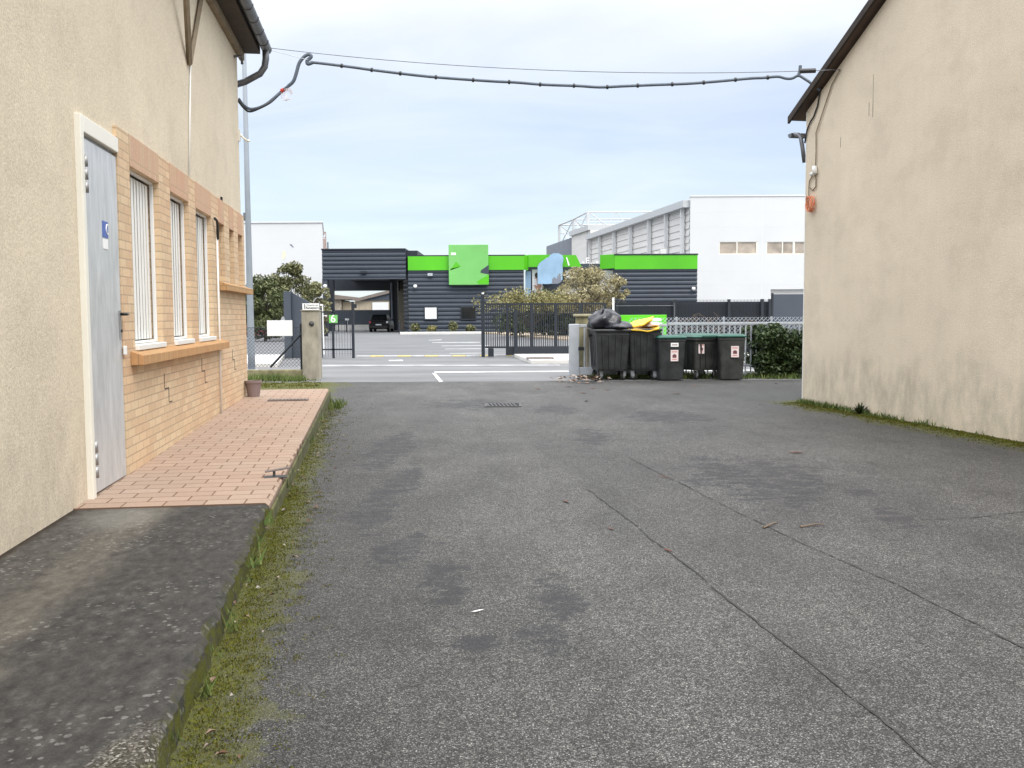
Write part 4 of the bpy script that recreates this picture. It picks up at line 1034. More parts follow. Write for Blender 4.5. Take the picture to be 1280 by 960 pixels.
while x < xs1:
    MB().box(x - .013, x + .013, YF - .013, YF + .013, .06 if k % 14 else 0, zt2 - .035).build('bar', MT['gatebar'], fen, world=True); x += .121; k += 1
def chainlink(mb, A, B, z0, z1, cell=.075, r=.0035, flat=False):
    """woven wire as two families of slanting wires between ground points A and B"""
    A = Vector(A); B = Vector(B); L_ = (B - A).length; h = z1 - z0; t = (B - A) / L_
    def P(u, z): q = A + t * u; return (q.x, q.y, z)
    n_ = int((L_ + h) / cell)
    for i in range(n_):
        u0 = i * cell - h
        for sgn in (1, -1):
            a0, a1 = (u0, u0 + h) if sgn > 0 else (u0 + h, u0); zz0, zz1 = z0, z1
            lo = max(0, min(a0, a1)); hi = min(L_, max(a0, a1))
            if hi - lo < .01: continue
            def zat(u): return z0 + (u - a0) / (a1 - a0) * h
            mb.tube([P(lo, zat(lo)), P(hi, zat(hi))], r, 3, False)
    return mb
cf = thing('chain_link_fence', 'grey diamond wire mesh standing just behind the white bar fence', 'fence', (at(900, 470, YF + .3).x, YF + .3, 0))
m_ = MB(); chainlink(m_, (at(786, 404, YF + .3).x, YF + .3), (xs1, YF + .3), .92, at(920, 396.5, YF + .3).z, .09, .005); m_.build('mesh', MT['galv'], cf, world=True)
pp = MB()
for px in (846, 905, 965): xq = at(px, 404, YF + .3).x; MB().tube([(xq, YF + .34, 0), (xq, YF + .34, 1.36)], .022, 8).build('post', MT['galv'], cf, world=True)
# creeper twigs on the mesh
vt = thing('bare_creeper', 'bare twiggy creeper tangled in the wire mesh above the white rail', 'creeper', (at(910, 470, YF + .33).x, YF + .33, 0))
v_ = MB(); rnd = random.Random(5)
for k in range(46):
    p = at(rnd.uniform(842, 945), rnd.uniform(398, 412), YF + .33); pts = [p]
    for j in range(5): p = p + Vector((rnd.uniform(-.12, .12), rnd.uniform(-.02, .02), rnd.uniform(-.08, .08))); pts.append(p)
    v_.tube(pts, .006, 4)
v_.build('twigs', MT['twig'], vt, world=True)
v_ = MB(); p = at(905, 470, YF + .33); v_.tube([(p.x, p.y, 0), (p.x + .05, p.y, .6), (p.x - .1, p.y, 1.25)], .015, 5).build('stem', MT['bark'], vt, world=True)
# clipped bush
bp = G(985, 473); bush = thing('bush', 'dense clipped dark green bush between white fence and shed corner', 'bush', (bp.x + .12, bp.y + .45, 0))
cl = []
rnd = random.Random(3)
for k in range(130):
    x, y, z = rnd.uniform(-.78, .80), rnd.uniform(-.45, .45), rnd.uniform(.06, 1.08)
    if (x / .9) ** 4 + ((z - .58) / .62) ** 4 > 1.0: continue
    r = rnd.uniform(.13, .24); cl.append((Vector((x, y, z)), (r, r, r * .85)))
lv = MB(); leaves(lv, cl, 20000, .046, 1.7); lv.build('foliage', MT['leaf_hedge'], bush)
st = MB()
for k in range(9): st.tube([(rnd.uniform(-.2, .3), rnd.uniform(-.15, .15), -.02), (rnd.uniform(-.3, .4), rnd.uniform(-.2, .2), .4), (rnd.uniform(-.6, .7), rnd.uniform(-.35, .35), .95)], [.02, .013, .005], 5)
st.build('stems', MT['bark'], bush)
# left of the gateway
gpst = thing('gate_post', 'square weathered concrete gate post under the numbered white plate', 'post', (G(388, 473).x, G(388, 473).y + .15, 0))
q = G(388, 473.5); Y_ = q.y; xl, xr = at(377.5, 440, Y_).x, at(398.5, 440, Y_).x; zt_ = at(388, 389, Y_).z
MB().box(xl, xr, Y_, Y_ + .36, -.05, zt_).build('shaft', MT['concpost'], gpst, world=True, bevel=.015)
MB().box(xl - .012, xr + .012, Y_ - .012, Y_ + .37, zt_ + .001, zt_ + .03).build('cap', MT['concstain'], gpst, world=True, bevel=.008)
bkc = at(389.5, 403.5, Y_); MB().lathe([(.05, 0), (.06, .012), (.03, .045), (.001, .055)], n=14).build('bell_push', MT['iron'], gpst, loc=(bkc.x - gpst.location.x, Y_ - gpst.location.y, bkc.z - .02), rot=(pi / 2, 0, 0))
sx0, sx1 = at(378, 380, Y_ - .02).x, at(399, 380, Y_ - .02).x; sz0, sz1 = at(388, 388, Y_).z + .004, at(388, 379.3, Y_).z
ns = thing('street_number_plate', 'white plate reading 1 with a street name, on top of the concrete post', 'sign', ((sx0 + sx1) / 2, Y_ - .03, sz0))
MB().box(sx0, sx1, Y_ - .035, Y_ - .02, sz0, sz1).build('plate', MT['whiteplain'], ns, world=True, bevel=.004)
hgt = sz1 - sz0
text('numeral', '1', hgt * 1.0, MT['letter'], ns, (sx0 + .055, Y_ - .0365, (sz0 + sz1) / 2), ext=.0012, bold=.002)
text('lettering', 'Chemin de', hgt * .36, MT['letter'], ns, (sx0 + .225, Y_ - .0365, sz0 + hgt * .72), ext=.001)
text('lettering', 'Ramassiers', hgt * .40, MT['letter'], ns, (sx0 + .225, Y_ - .0365, sz0 + hgt * .34), ext=.001, bold=.0015)
YL = Y_ + .22
lw = tag(MB().box(-9.5, xl - .01, YL - .12, YL + .12, -.05, .20).build('low_wall', MT['concdirty'], bevel=.02), 'low lichen-covered concrete plinth left of the square gate post', 'wall')
lf = thing('mesh_fence', 'thin diamond wire fence on the low plinth beside the lamp post', 'fence', (at(350, 460, YL).x, YL, .2))
m_ = MB(); xle = xl - .06; chainlink(m_, (-6.6, YL), (xle, YL), .24, at(340, 409.5, YL).z, .085, .004); m_.build('mesh', MT['anthdark'], lf, world=True)
MB().tube([(xle, YL, .18), (xle, YL, at(340, 405, YL).z)], .03, 8).build('post', MT['anthdark'], lf, world=True)
MB().tube([at(338, 459, YL - .05), at(377, 417, YL - .02)], .026, 8).build('brace', MT['anthdark'], lf, world=True)
MB().tube([(-6.6, YL, at(340, 409.5, YL).z), (xle, YL, at(340, 409.5, YL).z)], .006, 5).build('line_wire', MT['anthdark'], lf, world=True)
bx0, bx1 = at(334, 410, YL - .06).x, at(365.5, 410, YL - .06).x; bz0, bz1 = at(350, 420, YL - .06).z, at(350, 400.5, YL - .06).z
bd = thing('notice_board', 'blank white board wired to the mesh fence by the lamp post', 'sign', ((bx0 + bx1) / 2, YL - .06, bz0))
MB().box(bx0, bx1, YL - .08, YL - .05, bz0, bz1).build('panel', MT['whiteplain'], bd, world=True, bevel=.004)
p = at(353.5, 399, YL - .06); MB().prism([(p.x - .05, YL - .07, bz1 + .001), (p.x + .05, YL - .07, bz1 + .001), (p.x + .02, YL - .07, bz1 + .09), (p.x - .015, YL - .07, bz1 + .09)], (0, .02, 0)).build('hook', MT['galv'], bd, world=True)
lpY = G(314, 464).y; lx = at(314.5, 455, lpY).x
lamp = thing('lamp_post', 'tall grey round metal pole just past the brick corner', 'pole', (lx, lpY, 0))
MB().tube([(lx, lpY, -.1), (lx, lpY, .5), (lx, lpY, 4), (lx, lpY, 9.2)], [.095, .09, .072, .05], 16).build('pole', MT['polegrey'], lamp, world=True, smooth=True)
MB().tube([(lx, lpY, 0), (lx, lpY, .05)], .17, 16).build('foot', MT['galv'], lamp, world=True)
MB().box(lx - .11, lx - .03, lpY - .05, lpY + .05, at(305, 271, lpY).z - .1, at(305, 271, lpY).z + .1).build('bracket', MT['zinc'], lamp, world=True)
MB().tube([(lx, lpY, 9.2), (lx - .3, lpY + .5, 9.6), (lx - .6, lpY + 1.2, 9.7)], .04, 8).box(lx - .72, lx - .5, lpY + 1.0, lpY + 1.7, 9.66, 9.76).build('arm', MT['galv'], lamp, world=True)

# ------------------------------------------------------------------ across the road: gateway
YG = 33.0
def Z(py, Y, px=640): return at(px, py, Y).z
def X(px, Y, py=395): return at(px, py, Y).x
ww = thing('wing_wall', 'dark grey sloped-top wing wall at the gateway opposite', 'wall', (X(360, YG), YG, 0))
MB().box(X(356, YG), X(365, YG), YG - .15, YG + .25, 0, Z(363, YG)).build('pier', MT['anthflat'], ww, world=True, bevel=.01)
MB().prism([(X(365, YG) + .005, YG, 0), (X(402, YG), YG, 0), (X(402, YG), YG, Z(384, YG)), (X(398, YG), YG, Z(383, YG)), (X(365, YG) + .005, YG, Z(364, YG))], (0, .12, 0)).build('panel', MT['anthflat'], ww, world=True)
def mesh_panel(mb, x0, x1, Y, z0, z1, dx=.11, dz=None, r=.006):
    x = x0
    while x <= x1: mb.box(x - r, x + r, Y - r, Y + r, z0, z1); x += dx
    if dz:
        z = z0
        while z <= z1: mb.box(x0, x1, Y - r * .8, Y + r * .8, z - r * .7, z + r * .7); z += dz
    return mb
ml = thing('mesh_gate', 'short dark mesh gate leaf carrying the green number 6', 'gate', (X(420, YG), YG - .3, 0))
Ym = YG - .3; xa, xb = X(399, Ym), X(442.5, Ym)
MB().box(xb - .08, xb, Ym - .05, Ym + .05, 0, Z(376, Ym)).build('post', MT['anthdark'], ml, world=True)
MB().box(xa, xb - .08, Ym - .02, Ym + .02, Z(389, Ym) - .02, Z(389, Ym) + .03).box(xa, xb - .08, Ym - .02, Ym + .02, Z(435.5, Ym) - .03, Z(435.5, Ym) + .02).box(X(416, Ym) - .04, X(416, Ym) + .04, Ym - .02, Ym + .02, .0, Z(389, Ym)).build('frame', MT['anthdark'], ml, world=True)
m_ = MB(); mesh_panel(m_, xa, xb - .08, Ym, .06, Z(389, Ym), .095, None, .004); m_.build('bars', MT['anthdark'], ml, world=True)
MB().box(X(443, Ym), X(446, Ym), Ym - .04, Ym + .04, Z(384, Ym), Z(379, Ym)).build('latch_box', MT['anthdark'], ml, world=True)
n6 = thing('number_sign', 'small square green sign with a white numeral 6', 'sign', (X(417, Ym), Ym - .08, Z(404, Ym)))
MB().box(X(411.7, Ym), X(422.3, Ym), Ym - .08, Ym - .055, Z(402.5, Ym), Z(392.5, Ym)).build('plate', MT['green2'], n6, world=True)
text('numeral', '6', .36, MT['whiteletter'], n6, (X(416.8, Ym), Ym - .083, Z(397.5, Ym)), ext=.002, bold=.002)
mp_ = thing('marker_post', 'slim white post beside the red box at the gateway', 'post', (X(403.5, Ym), Ym - .1, 0))
MB().tube([(X(404, 36), 36, 0), (X(403.3, 36), 36, Z(380, 36))], .024, 8).build('pole', MT['pvc'], mp_, world=True)
MB().box(X(401, 36), X(404, 36), 35.96, 36.04, Z(381, 36), Z(379, 36)).build('cap', MT['pvc'], mp_, world=True)
rb = thing('red_box', 'small red box with a white top by the carport column', 'box', (X(406.5, 70), 70, 0))
MB().box(X(404.3, 70), X(409, 70), 69.8, 70.2, Z(401, 70), Z(394.5, 70)).build('box', MT['redmetal'], rb, world=True)
MB().box(X(404.5, 70), X(408.4, 70), 69.79, 70.2, Z(394.4, 70), Z(392.8, 70)).build('cover', MT['whiteplain'], rb, world=True)
MB().box(X(405, 70), X(409.5, 70), 69.85, 70.15, 0, Z(401, 70)).build('stand', MT['anthdark'], rb, world=True)
sgx = thing('sliding_gate', 'long black barred sliding gate across the parcel depot entrance', 'gate', (X(603, YG), YG, 0))
xg0, xg1 = X(601.5, YG), X(757, YG); z0g, z1g = Z(444, YG), Z(379, YG)
MB().box(xg0, xg0 + .12, YG - .06, YG + .06, 0, Z(367.5, YG)).build('guide_post', MT['anthdark'], sgx, world=True)
MB().tube([(xg0 + .06, YG, Z(367.5, YG)), (xg0 + .06, YG, Z(365.5, YG))], .04, 8).build('lamp', MT['bulkhead'], sgx, world=True)
fr = MB(); fr.box(xg0 + .13, xg1, YG - .03, YG + .03, z1g - .06, z1g).box(xg0 + .13, xg1, YG - .02, YG + .02, Z(391.5, YG) - .03, Z(391.5, YG)).box(X(632, YG), xg1, YG - .05, YG + .05, .06, Z(433, YG)).box(xg0 + .13, X(632, YG), YG - .03, YG + .03, .30, .36)
for px in (634.5, 665, 695, 726, 756): fr.box(X(px, YG) - .05, X(px, YG) + .05, YG - .031, YG + .031, .06, z1g - .06)
fr.build('frame', MT['anthdark'], sgx, world=True)
m_ = MB(); mesh_panel(m_, xg0 + .18, xg1 - .06, YG, .36, z1g - .03, .075, None, .0155); m_.build('bars', MT['anthdark'], sgx, world=True)
MB().box(X(642, YG), X(647, YG), YG - .12, YG - .055, 0, Z(387, YG)).build('stop_post', MT['anthdark'], sgx, world=True)
MB().box(X(610, YG), X(617, YG), YG - .25, YG - .055, 0.02, Z(435, YG)).build('motor_box', MT['anthdark'], sgx, world=True, bevel=.01)
sgx2 = thing('manhole_cover', 'rusty brown cover plate on the pale footpath before the gate', 'cover', (G(675, 452).x, G(675, 452).y, .1))
MB().box(-.42, .42, -.5, .45, 0, .03).build('plate', MT['slot'], sgx2, bevel=.008)
MB().box(-.30, .30, -.03, .03, .031, .036).build('handle', MT['iron'], sgx2)
df = thing('dark_fence', 'dark anthracite panel fence on the right behind the white bar fence', 'fence', (X(860, 34), 34, 0))
m_ = MB(); x0f, x1f = X(766, 34), X(962, 34)
mesh_panel(m_, x0f, x1f, 34, .05, Z(376, 34), .05, .22, .006); m_.build('mesh', MT['anthdark'], df, world=True)
m_ = MB()
for px in (771, 843, 911, 952.5, 962): MB().box(X(px, 34) - .05, X(px, 34) + .05, 33.95, 34.05, 0, Z(375.5, 34)).build('post', MT['anthdark'], df, world=True)
MB().box(x0f, x1f, 34.15, 34.17, .05, Z(378.5, 34)).build('screen', MT['anthdark'], df, world=True)
dp = thing('slate_wall', 'plain slate-grey solid panel ending the dark fence by the shed', 'wall', (X(985, 34), 34, 0))
MB().box(X(964, 34), X(1040, 34), 33.96, 34.04, 0, Z(369.5, 34)).build('panel', MT['anthflat'], dp, world=True, bevel=.01)
MB().box(X(964, 34), X(966, 34), 33.94, 34.06, 0, Z(369, 34) + .03).build('post', MT['anthdark'], dp, world=True)
gb = thing('advert_board', 'low bright green board behind the tall bins', 'sign', (X(800, 31.5), 31.5, 0))
MB().box(X(767, 31.5), X(833, 31.5), 31.45, 31.55, Z(432, 31.5), Z(394.5, 31.5)).build('panel', MT['green'], gb, world=True, bevel=.01)
c0 = at(821, 399.5, 31.44); MB().prism([(c0.x + .16 * math.cos(a), 31.445, c0.z + .055 * math.sin(a)) for a in np.linspace(0, 2 * pi, 18)[:-1]], (0, .004, 0)).box(c0.x - .24, c0.x + .16, 31.441, 31.449, c0.z - .15, c0.z - .10).build('emblem', MT['whiteletter'], gb, world=True)
MB().box(X(772, 31.5) - .03, X(772, 31.5) + .03, 31.56, 31.62, 0, 1.2).box(X(828, 31.5) - .03, X(828, 31.5) + .03, 31.56, 31.62, 0, 1.2).build('legs', MT['galv'], gb, world=True)
wp_ = thing('marker_post', 'short white pole rising behind the left end of the green board', 'post', (X(766.5, 32), 32, 0))
MB().tube([(X(767.5, 32), 32, 0), (X(766.5, 32), 32, Z(373.5, 32))], .036, 8).build('pole', MT['pvc'], wp_, world=True)
MB().tube([(X(766.5, 32), 32, Z(373.5, 32)), (X(766.5, 32), 32, Z(372.6, 32))], .045, 8).build('cap', MT['pvc'], wp_, world=True)
wf = thing('barrier_frame', 'thin pale tube frame standing above the green board', 'barrier', (X(800, 32.4), 32.4, 0))
MB().tube([(X(754, 32.4), 32.4, 0), (X(754, 32.4), 32.4, Z(392, 32.4)), (X(766, 32.4), 32.4, Z(392, 32.4))], .014, 6).tube([(X(843, 32.4), 32.4, 0), (X(843, 32.4), 32.4, Z(382, 32.4)), (X(842, 32.4), 32.4, Z(380, 32.4))], .014, 6).tube([(X(770, 32.4), 32.4, Z(383, 32.4)), (X(843, 32.4), 32.4, Z(383, 32.4))],   .007, 6).build('frame', MT['zinc'], wf, world=True)
# parked pale stack seen low through the bars
# ------------------------------------------------------------------ parcel depot
YB = 84.0
dep = thing('depot_building', 'dark ribbed depot building under a lime green fascia band', 'building', (X(690, YB), YB, 0))
zt_, zf = Z(318.5, YB), Z(337.5, YB)
xA, xB_, xC, xD, xE, xF = X(511, YB), X(655, YB), X(668, YB + 1), X(722, YB + 2), X(750, YB + 2), X(768, YB); xG = X(871, YB)
w1 = MB(); cladding(w1, (xA, YB), (xB_, YB), .0, zf, .37, .095); cladding(w1, (X(505.5, YB + 2), YB + 2.2), (xA, YB), 0, zf + 1.2, .37, .095)
w1.box(xA, xB_, YB + .02, YB + 17, 0, zt_ - .12)
cladding(w1, (xF, YB), (xG, YB), 0, zf, .37, .095); w1.box(xF, xG, YB + .02, YB + 17, 0, zt_ - .12)
w1.build('ribbed_wall', MT['anth'], dep, world=True)
fb = MB(); fb.box(xA, xB_ + .02, YB - .16, YB + .0, zf + .01, zt_ - .1)
fb.prism([(xB_ + .02, YB - .12, zf + .01), (xB_ + .4, YB + 1, zf + .01), (xB_ + .4, YB + 1.1, zf + .01), (xB_, YB, zf + .01)], (0, 0, zt_ - zf))
fb.box(xB_ + .4, X(688, YB + 1), YB + .9, YB + 1.0, zf + .3, zt_ + .05)
fb.prism([(X(688, YB + 1) + .01, YB + 1, zf + .3), (X(727, YB + 1), YB + 1, zf + .3), (X(720, YB + 1), YB + 1, zt_ + .02), (X(688, YB + 1) + .01, YB + 1, zt_ + .02)], (0, .1, 0))
fb.prism([(X(750, YB + 1), YB + 1, zf + .1), (xF, YB - .12, zf + .1), (xF, YB, zf + .1), (X(750, YB + 1), YB + 1.1, zf + .1)], (0, 0, zt_ - zf - .1))
fb.box(xF + .01, xG, YB - .12, YB, zf + .01, zt_ - .1)
fb.build('fascia', MT['green'], dep, world=True)
cp = MB().box(xA - .05, xB_ + .06, YB - .16, YB + 17, zt_ - .099, zt_).box(xF - .05, xG + .05, YB - .16, YB + 17, zt_ - .099, zt_ + .02).box(xA, xB_, YB - .125, YB - .08, zf - .06, zf + .008).box(xF, xG, YB - .125, YB - .08, zf - .08, zf + .008)
cp.build('parapet_cap', MT['anthdark'], dep, world=True)
MB().box(xB_ + .4, xF, YB + 2.0, YB + 16, 0, Z(330, YB + 2)).build('entrance_wall', MT['anthflat'], dep, world=True)
MB().box(X(657, YB + 1), X(664, YB + 1), YB + 1.5, YB + 1.56, .2, zf - .05).build('glazing', MT['paleblue'], dep, world=True)
po = MB().box(X(665.5, YB + 1), X(678.5, YB + 1), YB + 1.4, YB + 1.45, Z(370, YB + 1), zf + .1).build('poster', MT['poster'], dep, world=True)
yp = YB + 1.385
hx, hz = X(671.5, YB + 1), Z(344, YB + 1)
MB().prism([(hx + .20 * math.cos(a), yp, hz + .24 * math.sin(a)) for a in np.linspace(0, 2 * pi, 14)[:-1]], (0, .01, 0)).build('figure_hair', MT['hair'], po, world=True)
MB().prism([(hx - .22, yp, hz - .22), (hx + .30, yp, hz - .22), (hx + .40, yp, hz - 1.0), (hx + .22, yp, hz - 1.35), (hx - .05, yp, hz - 1.25), (hx - .30, yp, hz - .9)], (0, .01, 0)).build('figure_torso', MT['skin'], po, world=True)
MB().prism([(hx - .35, yp - .004, hz - .3), (hx - .05, yp - .004, hz - .3), (hx + .02, yp - .004, hz - .9), (hx - .40, yp - .004, hz - .85)], (0, .004, 0)).build('figure_shirt', MT['whiteplain'], po, world=True)
MB().box(hx - .02, hx + .36, yp - .003, yp + .008, hz - 1.9, hz - 1.36).build('figure_legs', MT['skin'], po, world=True)
MB().box(X(708, YB + 1), X(722, YB + 1), YB + 1.4, YB + 1.45, zf - .7, zf - .02).box(X(750, YB + 1), X(767.5, YB + 1), YB + 1.4, YB + 1.45, Z(368, YB + 1), zf - .02).box(X(700, YB + 1), X(750, YB + 1), YB + 1.41, YB + 1.45, Z(368, YB + 1), Z(361, YB + 1)).build('white_panel', MT['poster'], dep, world=True)
# pale blue silhouette panel fixed on the fascia
sil = [(672, 355), (672, 333), (675, 328), (681, 324), (686, 321), (688, 318.5), (692, 316.5), (698, 316.5), (703, 319), (704.5, 324), (703, 331), (703.5, 338), (703, 350), (697, 353), (686, 355)]
sp_ = MB().prism([at(x, y, YB + .7) for x, y in sil], (0, .06, 0)).build('silhouette_panel', MT['paleblue'], dep, world=True)
MB().prism([at(x, y, YB + .69) for x, y in ((690, 355), (690, 349), (693, 346), (696, 349), (697, 344), (700, 344), (702, 352), (698, 354.5))], (0, .008, 0)).build('silhouette_mark', MT['slate'], sp_, world=True)
for pts, yy in ((((680.5, 325.5), (683, 322), (684, 323), (682, 326.5)), YB + .89), (((707.5, 321.5), (708.8, 321.5), (712, 331), (710.5, 332.5)), YB + .95)):
    MB().prism([at(x, y, yy) for x, y in pts], (0, .01, 0)).build('fascia_stroke', MT['whiteletter'], dep, world=True)
text('letter', 'E', .75, MT['whiteletter'], dep, tuple(at(734.5, 326, YB + 2.2)), ext=.04, bold=.004)
MB().box(X(724, YB + 2.2), X(750, YB + 2.2), YB + 2.25, YB + 2.4, Z(330.5, YB + 2), Z(329, YB + 2)).box(X(728, YB + 2.2), X(730, YB + 2.2), YB + 2.2, YB + 2.25, Z(330, YB + 2), Z(327, YB + 2)).box(X(745, YB + 2.2), X(748, YB + 2.2), YB + 2.2, YB + 2.25, Z(330, YB + 2), Z(327, YB + 2)).build('letter_rail', MT['pvc'], dep, world=True)
sqp = MB().box(X(562, YB), X(611, YB), YB - .55, YB - .25, Z(356, YB), Z(306, YB)).build('square_sign', MT['green2'], dep, world=True, bevel=.03)
MB().prism([at(x, y, YB - .56) for x, y in ((611, 331), (601, 338), (600.5, 341), (611, 343))], (0, .006, 0)).build('sign_patch', MT['anth'], sqp, world=True)
MB().prism([at(x, y, YB - .56) for x, y in ((562.5, 338), (570, 327), (576, 333), (572, 335), (563, 336))], (0, .006, 0)).build('sign_tint', MT['green'], sqp, world=True)
MB().prism([at(x, y, YB - .56) for x, y in ((611, 343), (596, 352), (598, 355), (611, 355.5))], (0, .006, 0)).build('sign_tint', MT['green'], sqp, world=True)
MB().box(X(565, YB), X(571, YB), YB - .566, YB - .556, Z(319, YB), Z(316, YB)).build('sign_glint', MT['whiteletter'], sqp, world=True)
for (xa, xb, ma) in ((531.5, 546, 'poster'), (577, 594, 'dark')):
    fr = MB(); a, c, zz0, zz1 = X(xa - 1.3, YB), X(xb + 1.3, YB), Z(399.5, YB), Z(382.5, YB)
    fr.box(a, c, YB - .16, YB - .02, zz0, zz1); w_ = fr.build('window', MT['anthdark'], dep, world=True)
    MB().box(X(xa, YB), X(xb, YB), YB - .175, YB - .162, Z(398, YB), Z(384, YB)).build('pane', MT[ma] if ma != 'dark' else MT['carglass'], w_, world=True)
for (px, py) in ((538.5, 342.5),):
    MB().box(X(px - 3, YB), X(px + 3, YB), YB - .30, YB - .07, Z(py + 2, YB), Z(py - 1.5, YB)).build('wall_lamp', MT['galv'], dep, world=True)
for (px, py) in ((519, 358), (867, 361)):
    p = at(px, py, YB - .25); MB().lathe([(.02, .16), (.12, .14), (.17, .04), (.16, -.05), (.08, -.13), (.004, -.15)], c=tuple(p), n=12).box(p.x - .05, p.x + .05, p.y, YB - .06, p.z + .06, p.z + .14).build('security_camera', MT['whiteplain'], dep, world=True, smooth=True)
rc = MB(); rc.tube([(X(900, YB), YB + 2, Z(313.5, YB)), (X(900, YB), YB + 2, Z(313, YB))], .02, 5)
for px, w_ in ((820, .35), (829, .5)): rc.box(X(px, YB + 5) - w_ / 2, X(px, YB + 5) + w_ / 2, YB + 5, YB + 5.5, zt_, zt_ + w_ * 1.6)
rc.build('roof_vent', MT['greyclad'], dep, world=True)

# carport
cpt = thing('carport', 'dark ribbed drive-through carport left of the green-banded depot', 'carport', (X(456, YB), YB, 0))
cx0, cx1 = X(404, YB), X(508, YB); cz0, cz1 = Z(346, YB), Z(311.5, YB)
cb = MB(); cladding(cb, (cx0, YB), (cx1, YB), cz0, cz1, .37, .095); cb.box(cx0, cx1, YB + .02, YB + .3, cz0, cz1)
cb.build('fascia', MT['anth'], cpt, world=True)
MB().box(cx0 - .05, cx1, YB - .12, YB + 18, cz1 + .001, cz1 + .12).box(cx0 + .02, cx1 + 1, YB + .31, YB + 18, cz0 + .31, cz1 - .05).build('roof', MT['anthdark'], cpt, world=True)
MB().box(cx0, cx1, YB - .09, YB + .28, cz0 - .14, cz0 - .005).build('edge_trim', MT['anthflat'], cpt, world=True)
yb2 = YB + 17
MB().box(X(404, yb2), X(500, yb2), yb2 - .2, yb2 + .25, Z(362.5, yb2), cz0 + .6).build('back_beam', MT['anthdark'], cpt, world=True)
MB().box(cx0, X(410, YB), YB + .0, YB + .6, 0, cz0 - .14).build('column', MT['anthflat'], cpt, world=True)
MB().box(X(411, yb2 - 6), X(417.5, yb2 - 6), yb2 - 6, yb2 - 5.4, 0, cz0 + .3).build('column', MT['anthdark'], cpt, world=True)
MB().box(X(487, yb2 - 3), X(497, yb2 - 3), yb2 - 3, yb2 - 2, 0, cz0 + .3).build('column', MT['anthdark'], cpt, world=True)
MB().tube([(X(491, yb2 - 3.2), yb2 - 3.2, 0), (X(490, yb2 - 3.2), yb2 - 3.2, cz0)], .12, 8).build('rain_pipe', MT['slate'], cpt, world=True)
MB().box(X(404, yb2 + 2), X(500, yb2 + 2), yb2 + 2, yb2 + 2.3, .55, Z(386.5, yb2 + 2)).build('screen_wall', MT['anthflat'], cpt, world=True)
MB().box(X(404, yb2 + 2), X(500, yb2 + 2), yb2 + 1.9, yb2 + 2.2, 0, .545).build('plinth', MT['paveconc'], cpt, world=True)
MB().box(X(496, yb2), X(512, yb2), yb2 + .3, yb2 + .6, 0, cz0 + .5).build('side_wall', MT['woodwall'], cpt, world=True)
for py in (357.5, 366, 383): 
    p = at(406.5, py, YB - .15); MB().lathe([(.02, -.16), (.15, -.10), (.17, 0), (.15, .10), (.02, .16)], c=tuple(p), n=12).build('bulkhead_lamp', MT['bulkhead'], cpt, world=True, smooth=True)
MB().box(X(452, YB), X(459, YB), YB - .35, YB - .07, Z(340.5, YB), Z(338, YB)).build('floodlight', MT['anthdark'], cpt, world=True)
fl = MB()
for px, wd in ((423, .5), (433, .4)): fl.tube([(X(px, 90), 90, 0), (X(px, 90), 90, 1.1)], .05, 6)
fl.box(X(419, 90), X(437, 90), 89.8, 90.3, 1.05, 1.15); tb = tag(fl.build('drop_table', MT['anthdark']), 'dark narrow table standing inside the carport', 'table')
sbx = tag(MB().box(X(431.5, 89), X(436, 89), 88.9, 89.2, Z(399.3, 89), Z(397, 89)).tube([(X(434, 89), 89.05, 0), (X(434, 89), 89.05, Z(399.3, 89))], .03, 6).build('terminal', MT['whiteplain']), 'small white terminal on a thin stand inside the carport', 'terminal')
bol = tag(MB().tube([(X(499.5, 80), 80, 0), (X(499.5, 80), 80, Z(401, 80))], .07, 8).build('bollard', MT['anthdark']), 'thin dark bollard right of the parked black car', 'bollard')

# parked car, seen from behind
cY = 87.5; car = thing('parked_car', 'black sport utility car parked tail-on under the carport', 'car', (X(473, cY), cY, 0))
def ring(y, w, z0, z1, r=.10):
    return [(-w / 2, y, z0), (w / 2, y, z0), (w / 2 + .01, y, (z0 + z1) / 2), (w / 2 - r * .4, y, z1 - r * .5), (w / 2 - r, y, z1), (-w / 2 + r, y, z1), (-w / 2 + r * .4, y, z1 - r * .5), (-w / 2 - .01, y, (z0 + z1) / 2)]
MB().loft([ring(0, 1.66, .42, .92), ring(.12, 1.80, .30, 1.0), ring(1.0, 1.86, .26, 1.02), ring(3.2, 1.86, .26, 1.0), ring(4.1, 1.80, .28, .92), ring(4.35, 1.6, .36, .78)]).build('body', MT['blackcar'], car, smooth=False, bevel=.03)
MB().loft([ring(.12, 1.58, .98, 1.06), ring(.42, 1.46, .98, 1.52), ring(.8, 1.42, .98, 1.60), ring(2.2, 1.42, .98, 1.58), ring(3.1, 1.52, .98, 1.03)]).build('cabin', MT['blackcar'], car, bevel=.04)
MB().prism([(-.62, .14, 1.06), (.62, .14, 1.06), (.54, .375, 1.46), (-.54, .375, 1.46)], (0, -.012, .004)).build('rear_window', MT['carglass'], car)
for sx in (-1, 1):
    for yy in (.85, 3.45):
        w_ = MB().tube([(sx * .70, yy, .34), (sx * .93, yy, .34)], .34, 20).build('wheel', MT['rubber'], car, bevel=.02)
        MB().tube([(sx * .92, yy, .34), (sx * .94, yy, .34)], .21, 14).build('rim', MT['galv'], w_)
    MB().box(sx * .78 - .09, sx * .78 + .09, -.012, .06, .82, .98).build('tail_lamp', MT['chrome'] if sx > 0 else MT['redmetal'], car, bevel=.01)
    MB().box(sx * .97 - .09, sx * .97 + .09, 2.55, 2.68, 1.05, 1.18).build('mirror', MT['blackcar'], car, bevel=.02)
MB().box(-.26, .26, -.015, .0, .62, .73).build('number_plate', MT['galv'], car)
MB().box(-.85, .85, -.06, .12, .36, .56).build('bumper', MT['rubber'], car, bevel=.03)
